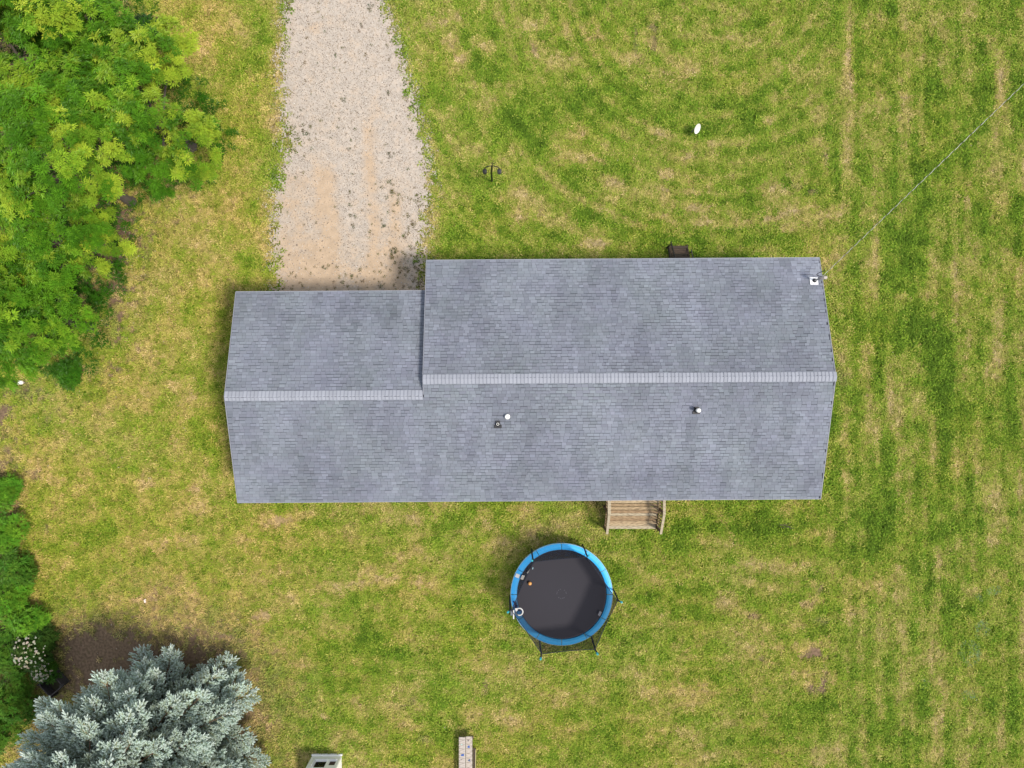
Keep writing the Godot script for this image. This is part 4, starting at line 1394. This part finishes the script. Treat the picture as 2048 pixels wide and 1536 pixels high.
func leafy_tree(base: Vector3, height: float, radius: float, label: String, yellow: float, density: float) -> void:
	var t := thing("leafy_tree", label, "tree", base, 0.0, "leafy trees along the left edge")
	var st := st_new()
	var top := Vector3(rf(-0.4, 0.4), height * 0.72, rf(-0.4, 0.4))
	add_tube(st, [Vector3(0, -0.05, 0), Vector3(0, 0.25, 0), top * 0.4, top * 0.75, top], [0.26, 0.19, 0.15, 0.1, 0.04], 9)
	part("trunk", st, barkm, t)
	# rounded boughs set apart from each other, each one a dome of leafy twigs
	var boughs := []
	var nb := int(11 * density)
	var cy := height * 0.58
	for i in nb:
		var y := 1.0 - 1.05 * (i + 0.35) / nb
		var r := sqrt(maxf(0.0, 1.0 - y * y))
		var a := i * 2.39996 + rf(-0.35, 0.35)
		var k := rf(0.8, 1.1)
		boughs.append([Vector3(cos(a) * r * radius * k, cy + y * height * 0.34 + rf(-0.6, 0.6), sin(a) * r * radius * k), radius * rf(0.32, 0.48), rf(0.0, 1.0)])
	for q in boughs:
		var p: Vector3 = q[0]
		var s := st_new()
		var from := top * clampf(p.y / top.y * 0.55, 0.2, 0.9)
		add_tube(s, [from, from.lerp(p, 0.55) + Vector3(rf(-0.2, 0.2), 0.1, rf(-0.2, 0.2)), p], [0.06, 0.04, 0.015], 5)
		part("limb", s, barkm, t)
	var where := [[], [], []]
	var tint := [[], [], []]
	var deep := s2l(72, 130, 30, KALB)
	var mid := s2l(132, 198, 48, KALB)
	var lime := s2l(216, 242, 78, KALB)
	for q in boughs:
		var c: Vector3 = q[0]
		var br: float = q[1]
		var twigs := int(17 * br * br) + 9
		for m in twigs:
			var y := 1.0 - 1.15 * (m + 0.5) / twigs
			var r := sqrt(maxf(0.0, 1.0 - y * y))
			var a := m * 2.39996 + rf(-0.5, 0.5)
			var d := Vector3(cos(a) * r, y, sin(a) * r)
			var tc := c + d * Vector3(1.0, 1.05, 1.0) * br * rf(0.78, 1.16)
			var tr := rf(0.16, 0.34)
			var age := rf(-0.3, 0.3)
			var n := 5 + rng.randi() % 5
			for i in n:
				var e := rand_dir()
				e.y = absf(e.y)
				var at := tc + e * tr * rf(0.4, 1.1)
				var k := rng.randi() % 3
				where[k].append(Transform3D(aim((d * 0.8 + e * 0.5 + Vector3.UP * 1.1).normalized(), rf(0, TAU)).scaled(Vector3.ONE * rf(0.52, 1.0)), at))
				var lift := clampf(0.62 + age * 1.2 + rf(-0.3, 0.3), 0.0, 1.0)
				var young := clampf((q[2] - 1.0 + yellow) * 1.3 + age * 1.9 + rf(-0.2, 0.2), 0.0, 1.0)
				var col := deep.lerp(mid, lift).lerp(lime, young)
				var g := rf(0.82, 1.16)
				tint[k].append(Color(col.r * g, col.g * g, col.b * g))
	for i in int(150 * density):           # leaves low inside the crown, shade put into their colour as dark green
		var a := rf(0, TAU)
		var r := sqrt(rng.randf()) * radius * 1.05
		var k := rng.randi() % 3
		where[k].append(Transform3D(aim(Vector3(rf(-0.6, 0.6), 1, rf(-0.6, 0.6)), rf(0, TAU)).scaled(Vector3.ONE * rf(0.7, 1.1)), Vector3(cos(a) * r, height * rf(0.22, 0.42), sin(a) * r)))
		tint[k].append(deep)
	for k in 3:
		var o := many("crown", sprigs[k], leafm, where[k], tint[k], t)
		o.set_meta("kind", "stuff")

func build_trees() -> void:
	for k in 3:
		sprigs.append(leaf_sprig(300 + k, 6, 0.14, 0.18, 0.044))
	leafm = vmat(0.45, 0.15)
	barkm = mat(Color(0.10, 0.085, 0.07), 0.9)
	leafy_tree(Vector3(-14.05, 0, -10.4), 6.6, 2.45, "broad leafy tree, rightmost of the grove, its bright green crown reaching towards the driveway", 0.6, 1.25)
	leafy_tree(Vector3(-16.7, 0, -8.0), 8.4, 2.1, "tallest leafy tree on the left edge with yellow green young leaves", 0.62, 1.0)
	leafy_tree(Vector3(-16.3, 0, -14.0), 8.2, 2.2, "yellow green leafy tree at the top edge of the photo", 0.55, 1.1)
	leafy_tree(Vector3(-17.7, 0, -5.2), 6.2, 2.0, "leafy tree in the lower grove with lime green outer boughs", 0.6, 1.0)
	leafy_tree(Vector3(-18.5, 0, -2.5), 6.0, 2.1, "lowest leafy tree of the grove, left of the garage", 0.5, 1.0)
	leafy_tree(Vector3(-18.6, 0, -11.6), 7.6, 2.2, "leafy tree in the top left corner of the photo", 0.5, 1.0)
	# low green growth at the grove's foot
	var sh := [[145, 745, 0.55, "low bright green sapling sprawling at the grove's lower edge"], [300, 62, 0.5, "small blue green shrub beside the top leafy tree"]]
	for q in sh:
		shrub(gp(q[0], q[1]), q[2], 0.6, q[3], s2l(88, 150, 40, KALB) if q[1] > 400 else s2l(80, 120, 70, KALB), 90, false, "")

func shrub(base: Vector3, r: float, h: float, label: String, col: Color, n: int, flowers: bool, group: String) -> void:
	var t := thing("shrub", label, "shrub", base, 0.0, group)
	var st := st_new()
	for k in 6:
		var a := TAU * k / 6.0 + rf(-0.3, 0.3)
		add_tube(st, [Vector3(cos(a) * 0.05, 0, sin(a) * 0.05), Vector3(cos(a) * r * 0.5, h * 0.7, sin(a) * r * 0.5)], [0.025, 0.01], 5)
	part("stem", st, barkm, t)
	var where := []
	var tint := []
	for i in n:
		var a := rf(0, TAU)
		var k := sqrt(rng.randf())
		var lump := 1.0 + 0.25 * sin(a * 3.0 + base.x * 5.0)
		var y := h * (1.0 - 0.45 * k * k) * rf(0.55, 1.05)
		where.append(Transform3D(aim(Vector3(cos(a) * k * 0.8, 1.0, sin(a) * k * 0.8), rf(0, TAU)).scaled(Vector3.ONE * rf(0.6, 1.05)), Vector3(cos(a) * k * r * lump, y, sin(a) * k * r * lump)))
		var g := rf(0.7, 1.3)
		tint.append(Color(col.r * g * rf(0.8, 1.2), col.g * g, col.b * g))
	var o := many("foliage", sprigs[rng.randi() % 3], leafm, where, tint, t)
	o.set_meta("kind", "stuff")
	if flowers:
		var fs := st_new()
		for k in 7:
			var a := TAU * k / 7.0
			var p := Vector3(cos(a) * 0.03, 0.0, sin(a) * 0.03) if k > 0 else Vector3.ZERO
			add_tube(fs, [p, p + Vector3.UP * 0.02], [0.022, 0.018], 5)
		fs.generate_normals()
		where = []
		tint = []
		for i in 150:
			var a := rf(0, TAU)
			var k := sqrt(rng.randf()) * 0.95
			var cl := noise_a.get_noise_2d(cos(a) * k * 200.0 + base.x * 99.0, sin(a) * k * 200.0)
			if cl < -0.12:
				continue
			where.append(Transform3D(aim(Vector3(cos(a) * k, 1.4, sin(a) * k), rf(0, TAU)).scaled(Vector3.ONE * rf(0.5, 1.25)), Vector3(cos(a) * k * r, h * (1.06 - 0.42 * k * k) + rf(0.0, 0.08), sin(a) * k * r)))
			tint.append(s2l(rf(205, 232), rf(205, 228), rf(180, 200), KALB))
		o = many("blossom", fs.commit(), vmat(0.8), where, tint, t)
		o.set_meta("kind", "stuff")

func build_hedge() -> void:
	var g := s2l(128, 190, 56, KALB)
	var g2 := s2l(108, 162, 54, KALB)
	var grp := "green shrubs of the left hedge"
	var spots := [[-8, 985, 0.75, 1.1, g], [-4, 1075, 0.95, 1.2, g], [24, 1140, 0.75, 1.2, g2], [8, 1205, 0.95, 1.3, g], [52, 1245, 0.65, 1.2, g], [4, 1300, 0.9, 1.3, g2], [18, 1400, 1.0, 1.4, g2], [-14, 1470, 0.9, 1.4, g2]]
	var words := ["uppermost green shrub of the left hedge, just inside the photo", "large bright green shrub below the uppermost one in the left hedge", "darker green shrub standing out towards the lawn in the left hedge", "bright green shrub in the middle of the left hedge", "bright green shrub above the white blossoming bushes", "dark green shrub at the photo's left edge beside the white blossom", "dark green shrub left of the timber bin", "lowest dark green shrub, left of the blue spruce"]
	for i in spots.size():
		var q: Array = spots[i]
		shrub(gp(q[0], q[1], 0.8) * Vector3(1, 0, 1), q[2], q[3], words[i], q[4], int(150 * q[2] * q[2] + 40), false, grp)
	shrub(gp(62, 1300, 0.8) * Vector3(1, 0, 1), 0.8, 1.3, "shrub covered in creamy white blossom, above the timber bin", s2l(76, 112, 44, KALB), 240, true, "white blossoming shrubs")
	shrub(gp(82, 1345, 0.8) * Vector3(1, 0, 1), 0.45, 1.0, "small shrub with a few white blossoms touching the timber bin", s2l(84, 130, 40, KALB), 90, true, "white blossoming shrubs")

func needle_shoot(st: SurfaceTool, a: Vector3, dir: Vector3, len_: float, rad: float, c0: Color, c1: Color, r: RandomNumberGenerator) -> void:
	var b := aim(dir, r.randf_range(0, TAU))
	# core
	for k in 4:
		var t0 := TAU * k / 4.0
		var t1 := TAU * (k + 1) / 4.0
		var p0 := a + b * Vector3(cos(t0) * rad * 0.42, 0, sin(t0) * rad * 0.42)
		var p1 := a + b * Vector3(cos(t1) * rad * 0.42, 0, sin(t1) * rad * 0.42)
		var q0 := a + b * Vector3(cos(t0) * rad * 0.5, len_ * 0.82, sin(t0) * rad * 0.5)
		var q1 := a + b * Vector3(cos(t1) * rad * 0.5, len_ * 0.82, sin(t1) * rad * 0.5)
		st.set_color(c0); st.add_vertex(p0)
		st.set_color(c1); st.add_vertex(q1)
		st.set_color(c0); st.add_vertex(p1)
		st.set_color(c0); st.add_vertex(p0)
		st.set_color(c1); st.add_vertex(q0); st.add_vertex(q1)
		tri(st, q0, a + b * Vector3(0, len_, 0), q1)
	# needles
	for k in 16:
		var f := (k + 0.5) / 16.0
		var t := k * 2.4
		var o := Vector3(cos(t), 0, sin(t))
		var p := a + b * (Vector3(0, len_ * f * 0.9, 0))
		var e := a + b * (o * rad * r.randf_range(0.9, 1.2) + Vector3(0, len_ * (f * 0.9 + 0.16), 0))
		var s := b * Vector3(-sin(t), 0, cos(t)) * 0.009
		st.set_color(c0.lerp(c1, clampf(f * 1.5 - 0.25, 0.0, 1.0)))
		tri(st, p - s, p + s, e)

func spruce_spray(seed_: int) -> ArrayMesh:
	var r := RandomNumberGenerator.new()
	r.seed = seed_
	var st := st_new()
	var silver := Color(1.0, 1.0, 1.0)
	var inner := Color(0.58, 0.63, 0.42)
	var twig := Color(0.62, 0.40, 0.26)
	# a short woody axis with shoots fanned along both sides, growing towards +y
	st.set_color(twig)
	add_tube(st, [Vector3(0, -0.25, 0), Vector3(0, 0.0, 0), Vector3(0, 0.3, 0)], [0.012, 0.01, 0.006], 4, false)
	needle_shoot(st, Vector3(0, 0.26, 0), Vector3.UP, 0.17, 0.036, inner.lerp(silver, 0.6), silver, r)
	for k in 5:
		var y := -0.16 + k * 0.085
		for s in [-1.0, 1.0]:
			var l := r.randf_range(0.12, 0.19)
			var d := Vector3(s * r.randf_range(0.7, 1.1), r.randf_range(0.7, 1.1), r.randf_range(-0.45, 0.45)).normalized()
			var p := Vector3(0, y + s * 0.02, 0)
			needle_shoot(st, p + d * 0.02, d, l, 0.034, inner, silver, r)
			if r.randf() < 0.6:
				var d2 := (d + Vector3(0, 0.5, r.randf_range(-0.9, 0.9))).normalized()
				needle_shoot(st, p + d * l * 0.6, d2, l * 0.8, 0.032, inner.lerp(silver, 0.5), silver, r)
	for k in 3:
		var d := Vector3(r.randf_range(-0.5, 0.5), 1.0, r.randf_range(0.3, 0.9) * (1 if k % 2 == 0 else -1)).normalized()
		needle_shoot(st, Vector3(0, 0.02 + k * 0.1, 0), d, 0.15, 0.034, inner.lerp(silver, 0.4), silver, r)
	st.generate_normals()
	return st.commit()

func build_spruce() -> void:
	var base := gp(328, 1454)
	var t := thing("blue_spruce", "large silvery blue spruce in the bottom left corner over a brown needle bed", "tree", base)
	var H := 9.4
	var st := st_new()
	add_tube(st, [Vector3(0, -0.05, 0), Vector3(0, 0.4, 0), Vector3(0.05, 5, 0), Vector3(0, H, 0)], [0.28, 0.2, 0.12, 0.02], 9)
	part("trunk", st, barkm, t)
	var kinds := []
	for k in 3:
		kinds.append([spruce_spray(700 + k), [], []])
	var bm := mat(s2l(150, 118, 92, KALB), 0.9)
	var bst := st_new()
	var h := 0.5
	var n := 0
	while h < H - 0.3:
		var L := 5.0 * pow(1.0 - h / (H + 0.3), 0.68)
		if h < 1.0:
			L *= 0.9
		var count := int(6 + L * 1.1)
		for i in count:
			var a := TAU * i / count + n * 1.1 + rf(-0.22, 0.22)
			var len_ := L * rf(0.84, 1.06)
			# the bough dips and then lifts at its tip
			var out := Vector3(cos(a), 0, sin(a))
			len_ *= 1.0 - (0.26 if h < 3.2 else 0.0) * maxf(0.0, out.dot(Vector3(-0.86, 0, -0.5))) + 0.12 * maxf(0.0, out.dot(Vector3(0.95, 0, 0.3)))
			var pts := []
			for q in 7:
				var f := q / 6.0
				pts.append(Vector3(0, h, 0) + out * len_ * f + Vector3.UP * (len_ * (0.10 * f - 0.22 * f * f + 0.16 * f * f * f)) + Vector3(-out.z, 0, out.x) * sin(f * 2.0 + i) * 0.08 * len_ * 0.3)
			add_tube(bst, pts, [0.045, 0.04, 0.034, 0.028, 0.02, 0.014, 0.008], 5, false)
			var steps := int(len_ * 3.0) + 2
			for q in steps:
				var f := lerpf(0.3, 1.0, (q + rf(0.0, 0.8)) / steps)
				f = minf(f, 1.0)
				var fi := f * 6.0
				var at: Vector3 = pts[mini(int(fi), 5)].lerp(pts[mini(int(fi), 5) + 1], fi - mini(int(fi), 5))
				var wide := (1.05 - f) * len_ * 0.42 + 0.12
				var sides := [-1.0, 1.0]
				for s in sides:
					var m := int(wide / 0.30) + 1
					for j in m:
						var reach := wide * (j + rf(0.3, 1.0)) / m
						var sd: Vector3 = (out * 0.75 + Vector3(-out.z, 0, out.x) * s).normalized()
						var p: Vector3 = at + sd * reach + Vector3.UP * (rf(-0.06, 0.10) + 0.05 * reach)
						var d: Vector3 = (sd * 0.7 + out * 0.5 + Vector3.UP * rf(0.35, 0.95)).normalized()
						var k := rng.randi() % 3
						var size := rf(0.68, 1.12)
						kinds[k][1].append(Transform3D(aim(d, rf(0, TAU)).scaled(Vector3.ONE * size), p))
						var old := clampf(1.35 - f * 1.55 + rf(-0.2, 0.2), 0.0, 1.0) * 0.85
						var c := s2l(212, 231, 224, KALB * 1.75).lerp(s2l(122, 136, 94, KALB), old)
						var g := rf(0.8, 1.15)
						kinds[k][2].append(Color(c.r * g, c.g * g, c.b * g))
			var te: Vector3 = pts[6]
			for e in 2:
				kinds[e][1].append(Transform3D(aim((out + Vector3.UP * rf(0.3, 0.7)).normalized(), rf(0, TAU)).scaled(Vector3.ONE * rf(0.9, 1.25)), te - out * 0.1 * e))
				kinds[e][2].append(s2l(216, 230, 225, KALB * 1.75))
		h += rf(0.42, 0.58)
		n += 1
	part("bough", bst, bm, t).set_meta("kind", "stuff")
	var sm := vmat(0.75)
	for q in kinds:
		var o := many("crown", q[0], sm, q[1], q[2], t)
		o.set_meta("kind", "stuff")

func build_litter() -> void:
	var ww := []
	var wt := []
	for q in [[1938, 1305, 22, 26], [1962, 1258, 16, 18], [1850, 1368, 10, 9], [1936, 1390, 16, 10], [1985, 1180, 14, 10], [1958, 1196, 10, 8]]:
		for k in int(q[2] * q[3] * 0.22):
			var a := rf(0, TAU)
			var r := sqrt(rng.randf())
			ww.append(Transform3D(Basis(Vector3.UP, rf(0, TAU)).scaled(Vector3.ONE * rf(0.5, 1.1)), gp(q[0] + cos(a) * r * q[2], q[1] + sin(a) * r * q[3])))
			wt.append(s2l(rf(140, 165), rf(172, 190), rf(112, 132), KALB * 1.5))
	var lw := many("clover", blade_tuft(95, 7, 0.08, 0.07, 0.03), vmat(0.8, 0.2), ww, wt, self)
	tag(lw, "pale grey green weed patches in the lawn at the lower right", "weeds", "", "stuff")
	var st := st_new()
	leaflet(st, Vector3(-0.03, 0, 0), Vector3.RIGHT, 0.065, 0.032, Color.WHITE)
	st.generate_normals()
	var where := []
	var tint := []
	for n in 900:
		var u := 0.0
		var v := 0.0
		var k := rng.randf()
		if k < 0.5:
			u = 228.0 + rng.randfn(0.0, 42.0)
			v = 500.0 + rng.randfn(0.0, 62.0)
		elif k < 0.75:
			u = rf(20, 420)
			v = rf(600, 960)
		elif k < 0.9:
			u = rf(90, 480)
			v = rf(1180, 1330)
		else:
			u = rf(300, 2040)
			v = rf(10, 1530)
		var p := gp(u, v)
		if under_house(p.x, p.z):
			continue
		where.append(Transform3D(aim(Vector3(rf(-0.5, 0.5), 1, rf(-0.5, 0.5)), rf(0, TAU)).scaled(Vector3.ONE * rf(0.6, 1.3)), p + Vector3.UP * rf(0.05, 0.08)))
		var c := s2l(226, 206, 120, KALB) if rng.randf() < 0.55 else s2l(230, 216, 190, KALB)
		if rng.randf() < 0.2:
			c = s2l(160, 110, 60, KALB)
		tint.append(c)
	var o := many("fallen_leaves", st.commit(), vmat(0.8), where, tint, self)
	tag(o, "pale fallen leaves scattered on the grass below the leafy trees", "leaves", "", "stuff")


# ---------------------------------------------------------------- the scene
func _ready() -> void:
	var cam := Camera3D.new()
	cam.name = "camera"
	add_child(cam)
	cam.fov = 58.716
	cam.near = 0.1
	cam.far = 3000.0
	cam.transform = Transform3D(Basis(Vector3.RIGHT, Vector3.FORWARD, Vector3.UP), Vector3(0, CAM_H, 0))
	cam.current = true
	var we := WorldEnvironment.new()
	we.name = "world"
	var env := Environment.new()
	env.background_mode = Environment.BG_SKY
	var sky := Sky.new()
	var sm := ProceduralSkyMaterial.new()
	sm.sky_top_color = Color(0.84, 0.87, 0.92)
	sm.sky_horizon_color = Color(0.88, 0.88, 0.88)
	sm.sky_curve = 0.2
	sm.ground_bottom_color = Color(0.35, 0.38, 0.25)
	sm.ground_horizon_color = Color(0.7, 0.72, 0.7)
	sm.sky_energy_multiplier = 0.66
	sky.sky_material = sm
	env.sky = sky
	env.tonemap_mode = Environment.TONE_MAPPER_LINEAR
	env.tonemap_exposure = 2.95
	env.sdfgi_enabled = true
	env.ssao_enabled = true
	env.ssil_enabled = true
	we.environment = env
	add_child(we)
	var sun := DirectionalLight3D.new()
	sun.name = "sun"
	sun.light_energy = 0.5
	sun.light_color = Color(1.0, 0.96, 0.90)
	sun.light_angular_distance = 10.0
	sun.shadow_enabled = true
	add_child(sun)
	var to_sun := Vector3(0.9, 1.55, 0.42).normalized()
	sun.transform = Transform3D(Basis.looking_at(-to_sun, Vector3.UP), Vector3(0, 40, 0))

	rng.seed = 2024
	make_maps()
	build_lawn()
	build_drive()
	build_house()
	build_back_deck()
	build_front_steps()
	build_trees()
	build_spruce()
	build_hedge()
	build_trampoline()
	build_small()
	build_litter()
	build_grass()
